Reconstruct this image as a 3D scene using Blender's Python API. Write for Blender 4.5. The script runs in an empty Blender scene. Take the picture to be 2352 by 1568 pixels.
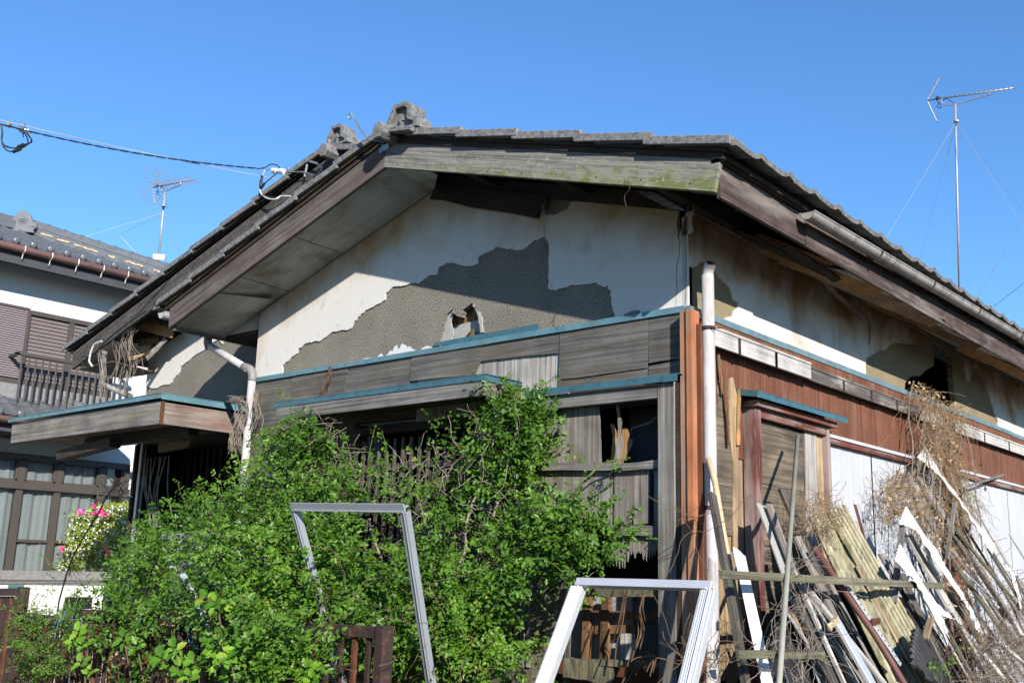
import bpy, bmesh, math, random
import numpy as np
from mathutils import Vector, Matrix, noise
from mathutils.geometry import tessellate_polygon
R = math.radians
random.seed(7)
sc = bpy.context.scene
col = sc.collection

# ------------------------------------------------------------------ camera
F_PX = 2336.6                                   # focal length in pixels of a 2352 px wide picture
PITCH, ROLL, YAW = R(12.529), R(1.642), R(-41.408)
CAM = Vector((3.116, -5.117, 1.6))
_fw = Vector((math.sin(YAW)*math.cos(PITCH), math.cos(YAW)*math.cos(PITCH), math.sin(PITCH)))
_rt = Vector((math.cos(YAW), -math.sin(YAW), 0)); _up = _rt.cross(_fw)
RT = _rt*math.cos(ROLL) + _up*math.sin(ROLL); UP = -_rt*math.sin(ROLL) + _up*math.cos(ROLL)
cd = bpy.data.cameras.new("camera"); cam = bpy.data.objects.new("camera", cd); col.objects.link(cam)
m = Matrix((RT, UP, -_fw)).transposed().to_4x4(); m.translation = CAM
cam.matrix_world = m
cd.sensor_width = 36; cd.lens = F_PX/2352*36; cd.clip_start = .05; cd.clip_end = 2000
sc.camera = cam

# ------------------------------------------------------------------ light
SUN = Vector((.95, -.57, .51)).normalized()
el = math.asin(SUN.z); az = math.atan2(SUN.x, SUN.y)
w = bpy.data.worlds.new("World"); sc.world = w; w.use_nodes = True
nt = w.node_tree; bg = nt.nodes['Background']
sky = nt.nodes.new('ShaderNodeTexSky'); sky.sky_type = 'NISHITA'; sky.sun_disc = False
sky.sun_elevation = el; sky.sun_rotation = az
sky.altitude = 0; sky.air_density = 1.3; sky.dust_density = 0.0; sky.ozone_density = 10.0
nt.links.new(sky.outputs[0], bg.inputs[0]); bg.inputs[1].default_value = 0.108
sl = bpy.data.lights.new("sun", 'SUN'); sl.energy = 5.0; sl.angle = R(.5); sl.color = (1, .93, .84)
so = bpy.data.objects.new("sun", sl); col.objects.link(so)
so.rotation_euler = SUN.to_track_quat('Z', 'Y').to_euler(); so.location = (8, -8, 8)
sc.view_settings.view_transform = 'Standard'; sc.view_settings.look = 'None'
sc.view_settings.exposure = 0.95; sc.view_settings.gamma = 1

# ------------------------------------------------------------------ measuring helpers
def ray(u, v): return _fw + RT*((u-1176)/F_PX) + UP*((784-v)/F_PX)
def at(u, v, ax, val):
    d = ray(u, v); i = 'xyz'.index(ax); return CAM + d*((val-CAM[i])/d[i])
def onplane(u, v, n, c):                        # n.p = c
    d = ray(u, v); n = Vector(n); return CAM + d*((c - n.dot(CAM))/n.dot(d))
def R1(x, y): return (x*.26855, 229.7+y*.26855)
def R2(x, y): return (574.2+x*.29296, 201+y*.29296)
def R3(x, y): return (1205.8+x*.29296, 258.4+y*.29296)
def R4(x, y): return (1722.6+x*.26758, 143.5+y*.26758)
def R5(x, y): return (x*.26855, 631.6+y*.26855)
def R6(x, y): return (545.5+x*.29296, 602.9+y*.29296)
def R7(x, y): return (1177.1+x*.26855, 602.9+y*.26855)
def R8(x, y): return (1720.3+x*.26855, 602.9+y*.26855)
def L1(x, y): return (x*.3042, 1091+y*.3042)
def L2(x, y): return (574.2+x*.3226, 1062.3+y*.3226)
def L3(x, y): return (1177.1+x*.3226, 1062.3+y*.3226)
def L4(x, y): return (1665.2+x*.3226, 1062.3+y*.3226)
def L5(x, y): return (1952.3+x*.3594, 1004.9+y*.3594)
def F(uv, y=0.): return at(uv[0], uv[1], 'y', y)
def S(uv, x=0.): return at(uv[0], uv[1], 'x', x)

# ------------------------------------------------------------------ object helpers
def tag(o, label=None, cat=None, group=None, kind=None):
    for k, v in (('label', label), ('category', cat), ('group', group), ('kind', kind)):
        if v: o[k] = v
    return o
def empty(name, loc, label, cat, group=None):
    o = bpy.data.objects.new(name, None); col.objects.link(o); o.location = loc; o.empty_display_size = .1
    bpy.context.view_layer.update()
    return tag(o, label, cat, group)
def link(name, me, mat, parent=None, mw=None, smooth=False):
    o = bpy.data.objects.new(name, me); col.objects.link(o)
    for mm in (mat if isinstance(mat, (list, tuple)) else [mat]): me.materials.append(mm)
    if smooth:
        for p in me.polygons: p.use_smooth = True
    if mw is not None: o.matrix_world = mw
    if parent is not None:
        o.parent = parent
        pm = Matrix.Translation(parent.location) if parent.parent is None else WM(parent)
        o.matrix_parent_inverse = pm.inverted()
    return o
def WM(o):
    b = o.matrix_basis.copy()
    if o.parent is not None: b = WM(o.parent) @ o.matrix_parent_inverse @ b
    return b
def mesh(name, vs, fs):
    me = bpy.data.meshes.new(name); me.from_pydata([tuple(v) for v in vs], [], fs); me.update(); return me
class MB:                                       # collects shapes into one mesh
    def __init__(s): s.v = []; s.f = []
    def add(s, vs, fs):
        n = len(s.v); s.v += [Vector(v) for v in vs]; s.f += [[i+n for i in f] for f in fs]; return s
    def box(s, x0, x1, y0, y1, z0, z1):
        return s.hexa([(x0,y0,z0),(x1,y0,z0),(x1,y1,z0),(x0,y1,z0)], [(x0,y0,z1),(x1,y0,z1),(x1,y1,z1),(x0,y1,z1)])
    def hexa(s, a, b):                          # two matching loops
        n = len(a)
        fs = [list(range(n))[::-1], list(range(n, 2*n))] + [[i, (i+1) % n, n+(i+1) % n, n+i] for i in range(n)]
        return s.add(list(a)+list(b), fs)
    def beam(s, p0, p1, w, d, side=None, seg=1, jit=0):
        p0, p1 = Vector(p0), Vector(p1); z = (p1-p0).normalized()
        sd = Vector(side) if side is not None else (Vector((0,0,1)) if abs(z.z) < .9 else Vector((1,0,0)))
        x = (sd - z*sd.dot(z)).normalized(); y = z.cross(x); n = len(s.v)
        for k in range(seg+1):
            c = p0.lerp(p1, k/seg)
            for a, b in ((-1,-1),(1,-1),(1,1),(-1,1)):
                s.v.append(c + x*(a*w/2) + y*(b*d/2) + Vector([random.uniform(-jit, jit) for _ in range(3)]))
        for k in range(seg):
            for i in range(4): s.f.append([n+4*k+i, n+4*k+(i+1) % 4, n+4*k+4+(i+1) % 4, n+4*k+4+i])
        s.f.append([n+3, n+2, n+1, n]); e = n+4*seg; s.f.append([e, e+1, e+2, e+3]); return s
    def tube(s, pts, r, n=8, cap=True):
        pts = [Vector(p) for p in pts]; m0 = len(s.v); k = len(pts); up = None
        for i, p in enumerate(pts):
            t = (pts[min(i+1, k-1)] - pts[max(i-1, 0)])
            if t.length < 1e-9: t = Vector((0,0,1))
            t.normalize()
            if up is None: up = t.orthogonal().normalized()
            up = (up - t*up.dot(t))
            up = up.normalized() if up.length > 1e-6 else t.orthogonal().normalized()
            bi = t.cross(up); rr = r[i] if isinstance(r, (list, tuple)) else r
            for j in range(n):
                a = 2*math.pi*j/n; s.v.append(p + up*(math.cos(a)*rr) + bi*(math.sin(a)*rr))
        for i in range(k-1):
            for j in range(n): s.f.append([m0+i*n+j, m0+i*n+(j+1) % n, m0+(i+1)*n+(j+1) % n, m0+(i+1)*n+j])
        if cap: s.f.append([m0+j for j in range(n)][::-1]); s.f.append([m0+(k-1)*n+j for j in range(n)])
        return s
    def prism(s, loop, th, holes=()):           # loop of 3-D points on a plane, th = thickness vector
        loops = [[Vector(p) for p in loop]] + [[Vector(p) for p in h] for h in holes]
        flat = [p for l in loops for p in l]; n = len(flat); th = Vector(th)
        tri = tessellate_polygon(loops); fs = []
        for t in tri: fs.append([t[0], t[1], t[2]]); fs.append([t[2]+n, t[1]+n, t[0]+n])
        k = 0
        for l in loops:
            m = len(l)
            for i in range(m): fs.append([k+i, k+(i+1) % m, n+k+(i+1) % m, n+k+i])
            k += m
        return s.add(flat + [p+th for p in flat], fs)
    def sphere(s, c, r, u=8, v=5, sc_=(1,1,1)):
        c = Vector(c); vs = []; fs = []
        for i in range(v+1):
            for j in range(u):
                a = math.pi*i/v; b = 2*math.pi*j/u
                vs.append(c + Vector((math.sin(a)*math.cos(b)*r*sc_[0], math.sin(a)*math.sin(b)*r*sc_[1], math.cos(a)*r*sc_[2])))
        for i in range(v):
            for j in range(u): fs.append([i*u+j, i*u+(j+1) % u, (i+1)*u+(j+1) % u, (i+1)*u+j])
        return s.add(vs, fs)
    def build(s, name, mat, parent=None, bevel=0, smooth=False, sub=0):
        me = mesh(name, s.v, s.f)
        bm = bmesh.new(); bm.from_mesh(me); bmesh.ops.remove_doubles(bm, verts=bm.verts, dist=1e-6) if smooth else None
        bmesh.ops.recalc_face_normals(bm, faces=bm.faces); bm.to_mesh(me); bm.free()
        o = link(name, me, mat, parent, None, smooth)
        if bevel:
            b = o.modifiers.new('b', 'BEVEL'); b.width = bevel; b.segments = 1; b.limit_method = 'ANGLE'; b.angle_limit = R(50)
        return o
def catmull(pts, n=6):
    P = [Vector(p) for p in pts]; P = [2*P[0]-P[1]] + P + [2*P[-1]-P[-2]]; out = []
    for i in range(1, len(P)-2):
        for k in range(n):
            t = k/n; a, b, c, d = P[i-1], P[i], P[i+1], P[i+2]
            out.append(.5*((2*b) + (c-a)*t + (2*a-5*b+4*c-d)*t*t + (-a+3*b-3*c+d)*t**3))
    out.append(P[-2]); return out
def jag(pts, amp=2.0, step=7.0, close=False):    # roughen a traced 2-D line
    out = []; n = len(pts)
    for i in range(n if close else n-1):
        a, b = pts[i], pts[(i+1) % n]; L = math.hypot(b[0]-a[0], b[1]-a[1]); k = max(1, int(L/step))
        for j in range(k):
            t = j/k; o_ = 0 if j == 0 else 1
            out.append((a[0]+(b[0]-a[0])*t + random.uniform(-amp, amp)*o_, a[1]+(b[1]-a[1])*t + random.uniform(-amp, amp)*o_))
    if not close: out.append(pts[-1])
    return out

def plank(name, p0, p1, w, th, mat, parent=None, side=(0,0,1), warp=.004, broken=0, seg=10, bevel=.002):
    """weathered board between two points: own local frame, length along local Z"""
    p0, p1 = Vector(p0), Vector(p1); z = (p1-p0); L = z.length; z.normalize()
    sd = Vector(side); x = (sd - z*sd.dot(z)).normalized(); y = z.cross(x)
    mw = Matrix((x, y, z)).transposed().to_4x4(); mw.translation = p0
    vs = []; fs = []; ph = random.uniform(0, 9); nw = 6 if broken else 2
    for k in range(seg+1):
        t = k/seg; bow = math.sin(t*3.1+ph)*warp*2; tw = math.sin(t*2+ph)*warp/w*2
        for s_ in (-1, 1):
            for a in range(nw):
                fx = -1+2*a/(nw-1); zz = t*L
                if broken and k == seg: zz += random.uniform(-broken, broken*.2)
                if broken and k == 0 and broken < 0: zz += random.uniform(0, -broken)
                edge = random.uniform(-warp, warp)*.5 if abs(fx) == 1 else 0
                vs.append((fx*w/2+edge, s_*th/2 + bow + fx*w/2*tw, zz))
    r = 2*nw
    for k in range(seg):
        a = k*r; b = a+r
        for i in range(nw-1):
            fs.append([a+i, a+i+1, b+i+1, b+i]); fs.append([a+nw+i+1, a+nw+i, b+nw+i, b+nw+i+1])
        fs.append([a+nw, a, b, b+nw]); fs.append([a+nw-1, a+r-1, b+r-1, b+nw-1])
    fs.append([i for i in range(nw)][::-1] + [nw+i for i in range(nw)]); e = seg*r
    for i in range(nw-1): fs.append([e+i, e+i+1, e+nw+i+1, e+nw+i])
    me = mesh(name, vs, fs); bm = bmesh.new(); bm.from_mesh(me)
    bmesh.ops.recalc_face_normals(bm, faces=bm.faces); bm.to_mesh(me); bm.free()
    o = link(name, me, mat, parent, mw)
    if bevel:
        b = o.modifiers.new('b', 'BEVEL'); b.width = bevel; b.segments = 1; b.limit_method = 'ANGLE'; b.angle_limit = R(50)
    return o

# ------------------------------------------------------------------ materials
def N(nt, t, **kw):
    n = nt.nodes.new(t)
    for k, v in kw.items():
        if k in n.inputs: n.inputs[k].default_value = v
        else: setattr(n, k, v)
    return n
def newmat(name, rough=.8, spec=.3, metal=0):
    m = bpy.data.materials.new(name); m.use_nodes = True; nt = m.node_tree; b = nt.nodes['Principled BSDF']
    b.inputs['Roughness'].default_value = rough; b.inputs['Specular IOR Level'].default_value = spec
    b.inputs['Metallic'].default_value = metal; return m, nt, b
def coords(nt, scale=(1,1,1), rnd=True, rot=(0,0,0)):
    tc = N(nt, 'ShaderNodeTexCoord'); mp = N(nt, 'ShaderNodeMapping'); mp.inputs['Scale'].default_value = scale
    src = tc.outputs['Object']
    if any(rot):
        m0 = N(nt, 'ShaderNodeMapping'); m0.inputs['Rotation'].default_value = rot; nt.links.new(src, m0.inputs[0]); src = m0.outputs[0]
    nt.links.new(src, mp.inputs[0])
    if rnd:
        oi = N(nt, 'ShaderNodeObjectInfo'); ml = N(nt, 'ShaderNodeMath', operation='MULTIPLY'); ml.inputs[1].default_value = 37
        cb = N(nt, 'ShaderNodeCombineXYZ'); nt.links.new(oi.outputs['Random'], ml.inputs[0])
        for i in range(3): nt.links.new(ml.outputs[0], cb.inputs[i])
        nt.links.new(cb.outputs[0], mp.inputs['Location'])
    return mp.outputs[0], tc
def ramp(nt, fac, stops):
    r = N(nt, 'ShaderNodeValToRGB'); e = r.color_ramp.elements
    while len(e) > 1: e.remove(e[-1])
    e[0].position = stops[0][0]; e[0].color = (*stops[0][1], 1) if len(stops[0][1]) == 3 else stops[0][1]
    for p, c in stops[1:]: x = e.new(p); x.color = (*c, 1)
    nt.links.new(fac, r.inputs[0]); return r.outputs[0]
def noise_(nt, vec, scale, detail=5, rough=.6, dist=0):
    n = N(nt, 'ShaderNodeTexNoise'); n.inputs['Scale'].default_value = scale; n.inputs['Detail'].default_value = detail
    n.inputs['Roughness'].default_value = rough; n.inputs['Distortion'].default_value = dist
    nt.links.new(vec, n.inputs['Vector']); return n.outputs['Fac']
def mix(nt, fac, a, b, mode='MIX'):
    x = N(nt, 'ShaderNodeMix', data_type='RGBA', blend_type=mode)
    for i, v in ((0, fac), (6, a), (7, b)):
        if hasattr(v, 'links'): nt.links.new(v, x.inputs[i])
        else: x.inputs[i].default_value = v if i == 0 else (*v, 1)
    return x.outputs[2]
def bump(nt, b, h, strength=.3, dist=.01, prev=None):
    x = N(nt, 'ShaderNodeBump'); x.inputs['Strength'].default_value = strength; x.inputs['Distance'].default_value = dist
    nt.links.new(h, x.inputs['Height'])
    if prev: nt.links.new(prev, x.inputs['Normal'])
    nt.links.new(x.outputs[0], b.inputs['Normal']); return x.outputs[0]
def g3(c): return (c, c, c)
ALB = .64
def setbase(nt, b, c): nt.links.new(mix(nt, 1, c, g3(ALB), 'MULTIPLY'), b.inputs['Base Color'])
def wood(name, dark, light, axis='z', stain=None, stain_amt=.5, lichen=None, lich_amt=.5, rough=.85, bmp=.5, grain=1.0, thr=.5, rot=(0,0,0)):
    m, nt, b = newmat(name, rough, .25)
    s = {'x': (1.2, 55, 55), 'y': (55, 1.2, 55), 'z': (55, 55, 1.2)}[axis]; s = tuple(q*grain for q in s)
    v, tc = coords(nt, s, True, rot); g = noise_(nt, v, 1.0, 6, .65, .4)
    v2, _ = coords(nt, (1,1,1)); big = noise_(nt, v2, 3.5, 5, .6)
    light = tuple(min(1, q*1.28) for q in light); c = ramp(nt, g, [(.3, dark), (.7, light)])
    c = mix(nt, .75, c, ramp(nt, big, [(.25, g3(.35)), (.7, g3(1.15))]), 'MULTIPLY')
    if stain:
        s2 = tuple(q*.12 if q > 2 else q for q in s); v3, _ = coords(nt, s2, True, rot); sn = noise_(nt, v3, 1.3, 4, .6)
        c = mix(nt, ramp(nt, sn, [(thr-.08, g3(0)), (thr+.15, g3(stain_amt))]), c, stain)
    if lichen:
        ln = noise_(nt, v2, 26, 6, .7); c = mix(nt, ramp(nt, ln, [(.50, g3(0)), (.6, g3(lich_amt))]), c, lichen)
    setbase(nt, b, c); bump(nt, b, g, bmp, .004); return m
def plain(name, c, rough=.6, spec=.4, metal=0, var=.25, scale=6, bmp=0, dirt=None, dirt_amt=.5, thr=.55, stretch=(1,1,1)):
    m, nt, b = newmat(name, rough, spec, metal); v, _ = coords(nt, stretch); n = noise_(nt, v, scale, 6, .65)
    cc = mix(nt, 1, c, ramp(nt, n, [(.3, g3(1-var)), (.7, g3(1+var*.4))]), 'MULTIPLY')
    if dirt:
        n2 = noise_(nt, v, scale*1.7, 6, .7, .3); cc = mix(nt, ramp(nt, n2, [(thr, g3(0)), (thr+.12, g3(dirt_amt))]), cc, dirt)
    setbase(nt, b, cc)
    if bmp: bump(nt, b, noise_(nt, v, scale*8, 4, .7), bmp, .004)
    return m
M = {}
M['grey_x'] = wood('weathered_wood_x', (.08,.075,.07), (.30,.285,.27), 'x')
M['grey_y'] = wood('weathered_wood_y', (.075,.065,.058), (.27,.245,.22), 'y')
M['grey_z'] = wood('weathered_wood_z', (.085,.078,.07), (.33,.31,.28), 'z')
M['board'] = wood('silvery_board', (.10,.09,.08), (.42,.40,.37), 'z', stain=(.2,.14,.09), stain_amt=.5)
M['board_dark'] = wood('dark_board', (.035,.03,.026), (.16,.14,.12), 'z')
M['board_white'] = wood('white_flaked_board', (.2,.18,.16), (.62,.6,.56), 'z')
M['board_moss'] = wood('mossy_board', (.06,.055,.04), (.25,.23,.17), 'z', lichen=(.14,.15,.05), lich_amt=.6)
M['ply'] = wood('grey_plywood', (.065,.064,.062), (.20,.195,.185), 'x', stain=(.15,.115,.06), stain_amt=.5, bmp=.8, thr=.52)
M['ply_low'] = wood('brown_plywood', (.05,.04,.03), (.24,.19,.13), 'x', stain=(.04,.03,.025), stain_amt=.7, bmp=.6)
M['ply_door'] = wood('door_plywood', (.07,.055,.04), (.30,.24,.17), 'y', stain=(.05,.045,.04), stain_amt=.6, bmp=.5)
M['orange_wood'] = wood('new_brown_wood', (.30,.15,.05), (.58,.33,.14), 'z', bmp=.3)
M['light_wood'] = wood('bare_pale_wood', (.28,.18,.09), (.55,.40,.24), 'z', stain=(.2,.16,.12), stain_amt=.6)
M['raw_dark'] = wood('raw_dark_wood', (.10,.05,.025), (.28,.16,.08), 'z', bmp=.3)
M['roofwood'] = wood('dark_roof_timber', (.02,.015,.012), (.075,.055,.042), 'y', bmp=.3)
def bargemat():
    m, nt, b = newmat('lichen_bargeboard', .9, .15); v, tc = coords(nt, (1.6,60,60), rnd=False, rot=(0,R(-16.7),0)); g = noise_(nt, v, 1, 7, .7, .3)
    c = ramp(nt, g, [(.3, (.10,.095,.09)), (.72, (.42,.41,.39))])
    v2, _ = coords(nt, (3,1,14), rnd=False, rot=(0,R(-16.7),0)); st = noise_(nt, v2, 1.5, 5, .6); c = mix(nt, ramp(nt, st, [(.52, g3(0)), (.66, g3(.6))]), c, (.13,.12,.115))
    sx = N(nt, 'ShaderNodeSeparateXYZ'); nt.links.new(tc.outputs['Object'], sx.inputs[0])
    def mt(op, a, b_): 
        x = N(nt, 'ShaderNodeMath', operation=op)
        for i, q in enumerate((a, b_)):
            if hasattr(q, 'links'): nt.links.new(q, x.inputs[i])
            elif q is not None: x.inputs[i].default_value = q
        return x.outputs[0]
    ab = N(nt, 'ShaderNodeMath', operation='ABSOLUTE'); nt.links.new(mt('ADD', sx.outputs[0], 2.17), ab.inputs[0])
    h = mt('SUBTRACT', sx.outputs[2], mt('SUBTRACT', 4.395, mt('MULTIPLY', ab.outputs[0], .30)))      # height above the board's lower edge: moss holds the damp edge
    damp = mt('SUBTRACT', 1.0, mt('DIVIDE', h, .20))
    along = mt('MULTIPLY', mt('ADD', sx.outputs[0], 2.2), .04)
    v3, _ = coords(nt, (9,1,26), rnd=False, rot=(0,R(-16.7),0)); ln = noise_(nt, v3, 1.6, 7, .75)
    k = mt('ADD', mt('ADD', mt('MULTIPLY', damp, .16), along), ln)
    c = mix(nt, ramp(nt, k, [(.63, g3(0)), (.74, g3(.75))]), c, (.33,.34,.20))
    v4, _ = coords(nt, (5,1,9), rnd=False, rot=(0,R(-16.7),0)); mn = noise_(nt, v4, 1.7, 6, .7); k2 = mt('ADD', mt('ADD', mt('MULTIPLY', damp, .22), along), mn)
    c = mix(nt, ramp(nt, k2, [(.74, g3(0)), (.84, g3(.8))]), c, (.17,.19,.05))
    v5, _ = coords(nt, (1,1,1.8), rnd=False); vo = N(nt, 'ShaderNodeTexVoronoi'); vo.inputs['Scale'].default_value = 22; nt.links.new(v5, vo.inputs['Vector'])
    sp = mix(nt, ramp(nt, vo.outputs['Distance'], [(.16, g3(1)), (.22, g3(0))]), (0,0,0), ramp(nt, noise_(nt, v5, 3, 3, .5), [(.53, g3(0)), (.6, g3(.7))]))
    c = mix(nt, sp, c, (.52,.54,.47))
    setbase(nt, b, c); bump(nt, b, g, .9, .005); return m
M['barge'] = bargemat()
M['barge_l'] = wood('brown_bargeboard', (.06,.05,.045), (.235,.205,.19), 'x', stain=(.10,.055,.045), stain_amt=.5, bmp=.7, rot=(0,R(16.7),0))
M['fascia'] = wood('worn_brown_fascia', (.03,.02,.017), (.13,.095,.085), 'y', stain=(.32,.29,.27), stain_amt=.7, bmp=.7, thr=.56)
M['barge2'] = wood('black_bargeboard', (.035,.03,.028), (.13,.115,.105), 'x', lichen=(.28,.28,.25), lich_amt=.25, rot=(0,R(15.6),0))
M['canopy'] = wood('canopy_fascia_wood', (.10,.092,.085), (.36,.34,.32), 'x', stain=(.20,.19,.05), stain_amt=.45, bmp=.7, thr=.58)
M['canopy_y'] = wood('canopy_side_wood', (.13,.105,.09), (.37,.32,.28), 'y', stain=(.2,.07,.045), stain_amt=.6, bmp=.6, thr=.52)
M['red_y'] = wood('red_brown_rail', (.10,.03,.022), (.24,.09,.07), 'y', stain=(.46,.41,.38), stain_amt=.7, thr=.52)
M['red_z'] = wood('red_brown_post', (.085,.026,.02), (.19,.065,.05), 'z', stain=(.48,.40,.38), stain_amt=.75, thr=.50)
M['redplank'] = wood('red_painted_plank', (.13,.045,.025), (.24,.105,.062), 'z', stain=(.30,.21,.16), stain_amt=.6, thr=.62, bmp=.7)
M['orangepaint'] = wood('orange_painted_post', (.34,.115,.045), (.58,.24,.115), 'z', stain=(.36,.25,.17), stain_amt=.75, bmp=.4, thr=.52)
M['orangefade'] = wood('faded_orange_post', (.30,.12,.06), (.55,.26,.14), 'z', stain=(.40,.36,.3), stain_amt=.8, bmp=.4, thr=.5)
M['whitewood_y'] = wood('white_painted_rail', (.42,.40,.38), (.66,.65,.63), 'y', stain=(.22,.2,.18), stain_amt=.6, thr=.66, bmp=.5)
M['greyrail_y'] = wood('flaked_grey_rail', (.06,.05,.045), (.2,.18,.165), 'y', stain=(.62,.60,.57), stain_amt=.8, thr=.6, bmp=.6)
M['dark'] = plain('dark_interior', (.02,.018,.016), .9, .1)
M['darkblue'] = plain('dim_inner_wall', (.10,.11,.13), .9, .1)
M['cyan'] = plain('turquoise_sheet_metal', (.06,.17,.22), .45, .5, 0, .25, 9, 0, dirt=(.05,.07,.075), dirt_amt=.7, thr=.55)
M['cyan_old'] = plain('worn_turquoise_metal', (.13,.28,.34), .5, .5, 0, .3, 7, 0, dirt=(.19,.13,.10), dirt_amt=.8, thr=.56)
M['bluegrey'] = plain('grey_blue_flashing', (.17,.27,.31), .5, .4, 0, .3, 9, 0, dirt=(.09,.08,.07), dirt_amt=.5, thr=.6)
M['pvc'] = plain('grey_white_pvc', (.60,.585,.585), .42, .5, 0, .15, 5, 0, dirt=(.33,.27,.22), dirt_amt=.6, thr=.53, stretch=(3,3,.7))
M['gutterpvc'] = plain('dirty_gutter_pvc', (.46,.44,.42), .5, .4, 0, .25, 4, 0, dirt=(.20,.16,.12), dirt_amt=.7, thr=.5)
M['pole'] = plain('putty_plastic', (.42,.41,.34), .5, .4)
M['conduit'] = plain('yellowed_plastic', (.62,.52,.33), .5, .4, 0, .2, 3, 0, dirt=(.35,.27,.16), dirt_amt=.6, thr=.55)
M['pvc_dark'] = plain('grey_pvc', (.30,.285,.275), .5, .4)
M['rust'] = plain('rust', (.17,.065,.035), .85, .2, 0, .5, 14, .5, dirt=(.05,.035,.03), dirt_amt=.8, thr=.5)
M['rustdark'] = plain('rusty_fence_steel', (.055,.034,.028), .75, .3, 0, .5, 9, .5, dirt=(.21,.08,.04), dirt_amt=.85, thr=.55)
M['rustpipe'] = plain('brown_painted_pipe', (.17,.075,.06), .6, .3, 0, .3, 9, .2)
M['steel'] = plain('galvanised_steel', (.48,.5,.52), .4, .5, .7, .2, 10)
M['alu'] = plain('anodised_aluminium', (.50,.54,.58), .4, .5, .35, .15, 4, 0, dirt=(.2,.2,.2), dirt_amt=.3, thr=.6)
M['alu_white'] = plain('bright_aluminium', (.74,.76,.79), .38, .5, .35, .12, 6)
M['mast'] = plain('galvanised_mast', (.50,.51,.52), .5, .5, .4)
M['black'] = plain('black_rubber', (.015,.015,.016), .5, .4)
M['white'] = plain('white_plastic', (.8,.8,.78), .4, .5, 0, .08)
M['wire'] = plain('grey_wire', (.45,.5,.55), .5, .4)
M['bluecord'] = plain('pale_blue_cord', (.12,.34,.45), .5, .4)
M['corrwhite'] = plain('white_corrugated_plastic', (.84,.83,.78), .45, .5, 0, .08, 3, 0, dirt=(.55,.42,.22), dirt_amt=.5, thr=.62)
M['corrmoss'] = plain('mossy_corrugated_plastic', (.40,.36,.22), .5, .4, 0, .45, 5, .3, dirt=(.12,.125,.05), dirt_amt=.85, thr=.47, stretch=(3,3,.8))
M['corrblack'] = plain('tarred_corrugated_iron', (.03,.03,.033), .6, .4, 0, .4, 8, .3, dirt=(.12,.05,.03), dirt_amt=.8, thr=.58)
M['panelwhite'] = plain('whitewashed_sheet', (.60,.62,.66), .6, .35, 0, .1, 3, 0, dirt=(.42,.53,.62), dirt_amt=.4, thr=.58)
M['nbwhite'] = plain('white_render', (.82,.82,.81), .9, .15, 0, .06, 2, .2)
M['nbgrey'] = plain('dark_eave_metal', (.07,.075,.085), .6, .3, 0, .15)
M['nbbrown'] = plain('bronze_aluminium', (.105,.09,.078), .45, .4, .2, .1)
M['nbshut'] = plain('brown_shutter', (.20,.165,.155), .55, .35, 0, .1)
M['nbshut2'] = plain('mauve_grey_shutter', (.27,.235,.245), .5, .4, 0, .1)
M['copper'] = plain('copper_coloured_gutter', (.30,.165,.135), .4, .5, .1, .15)
M['tile_nb'] = plain('grey_glazed_tile', (.15,.165,.18), .32, .5, 0, .25, 12)
M['mortar_nb'] = plain('cream_mortar', (.60,.50,.33), .9, .1, 0, .2, 14)
M['concrete'] = plain('concrete_coping', (.30,.30,.30), .9, .1, 0, .3, 30, .5, dirt=(.12,.12,.11), dirt_amt=.5, thr=.6)
M['flower'] = plain('pink_petals', (.75,.06,.32), .5, .3, 0, .2)
M['whitepetal'] = plain('white_petals', (.85,.85,.80), .6, .3, 0, .05)
M['gold'] = plain('brass_vent', (.38,.27,.08), .5, .4, .3)
M['sign'] = plain('green_enamel', (.06,.2,.19), .4, .5)
M['twig'] = plain('dead_twig', (.19,.125,.08), .9, .1, 0, .4, 8)
M['twig_grey'] = plain('grey_dead_twig', (.33,.28,.23), .9, .1, 0, .4, 8)
M['straw'] = plain('dry_vine', (.36,.25,.15), .85, .15, 0, .4, 8)
M['drygreen'] = plain('green_stem', (.17,.21,.06), .6, .3, 0, .3, 8)
M['dryleaf'] = plain('dry_leaf', (.33,.15,.06), .8, .2, 0, .4, 20)
M['yellowbox'] = plain('stained_yellow_board', (.14,.10,.035), .8, .2)
M['ground'] = plain('earth_and_gravel', (.10,.09,.07), .95, .1, 0, .4, 2, .5, dirt=(.07,.09,.03), dirt_amt=.7, thr=.52)

def tilemat():
    m, nt, b = newmat('weathered_cement_tile', .85, .2); v, _ = coords(nt)
    n = noise_(nt, v, 30, 7, .75); c = ramp(nt, n, [(.32, (.07,.065,.06)), (.5, (.22,.225,.23)), (.72, (.38,.38,.37))])
    n2 = noise_(nt, v, 9, 6, .7); c = mix(nt, ramp(nt, n2, [(.58, g3(0)), (.66, g3(.65))]), c, (.36,.22,.05))
    setbase(nt, b, c); bump(nt, b, n, .6, .008); return m
M['tile'] = tilemat()
def mortarmat(name, base, fine=150):
    m, nt, b = newmat(name, .95, .1); v, _ = coords(nt, rnd=False)
    n = noise_(nt, v, fine, 3, .8); n3 = noise_(nt, v, 3, 4, .6)
    c = ramp(nt, n, [(.38, tuple(q*.22 for q in base)), (.5, base), (.66, tuple(min(1, q*1.75) for q in base))])
    c = mix(nt, .7, c, ramp(nt, n3, [(.3, g3(.72)), (.7, g3(1.1))]), 'MULTIPLY')
    setbase(nt, b, c); bump(nt, b, n, .8, .006); return m
M['mortar'] = mortarmat('pebbly_mortar', (.27,.25,.208), 108)
M['mortar_s'] = mortarmat('sandy_mortar', (.36,.30,.19), 160)
M['scratch'] = plain('grey_undercoat', (.45,.45,.43), .9, .1, 0, .15, 20, .3)
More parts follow.
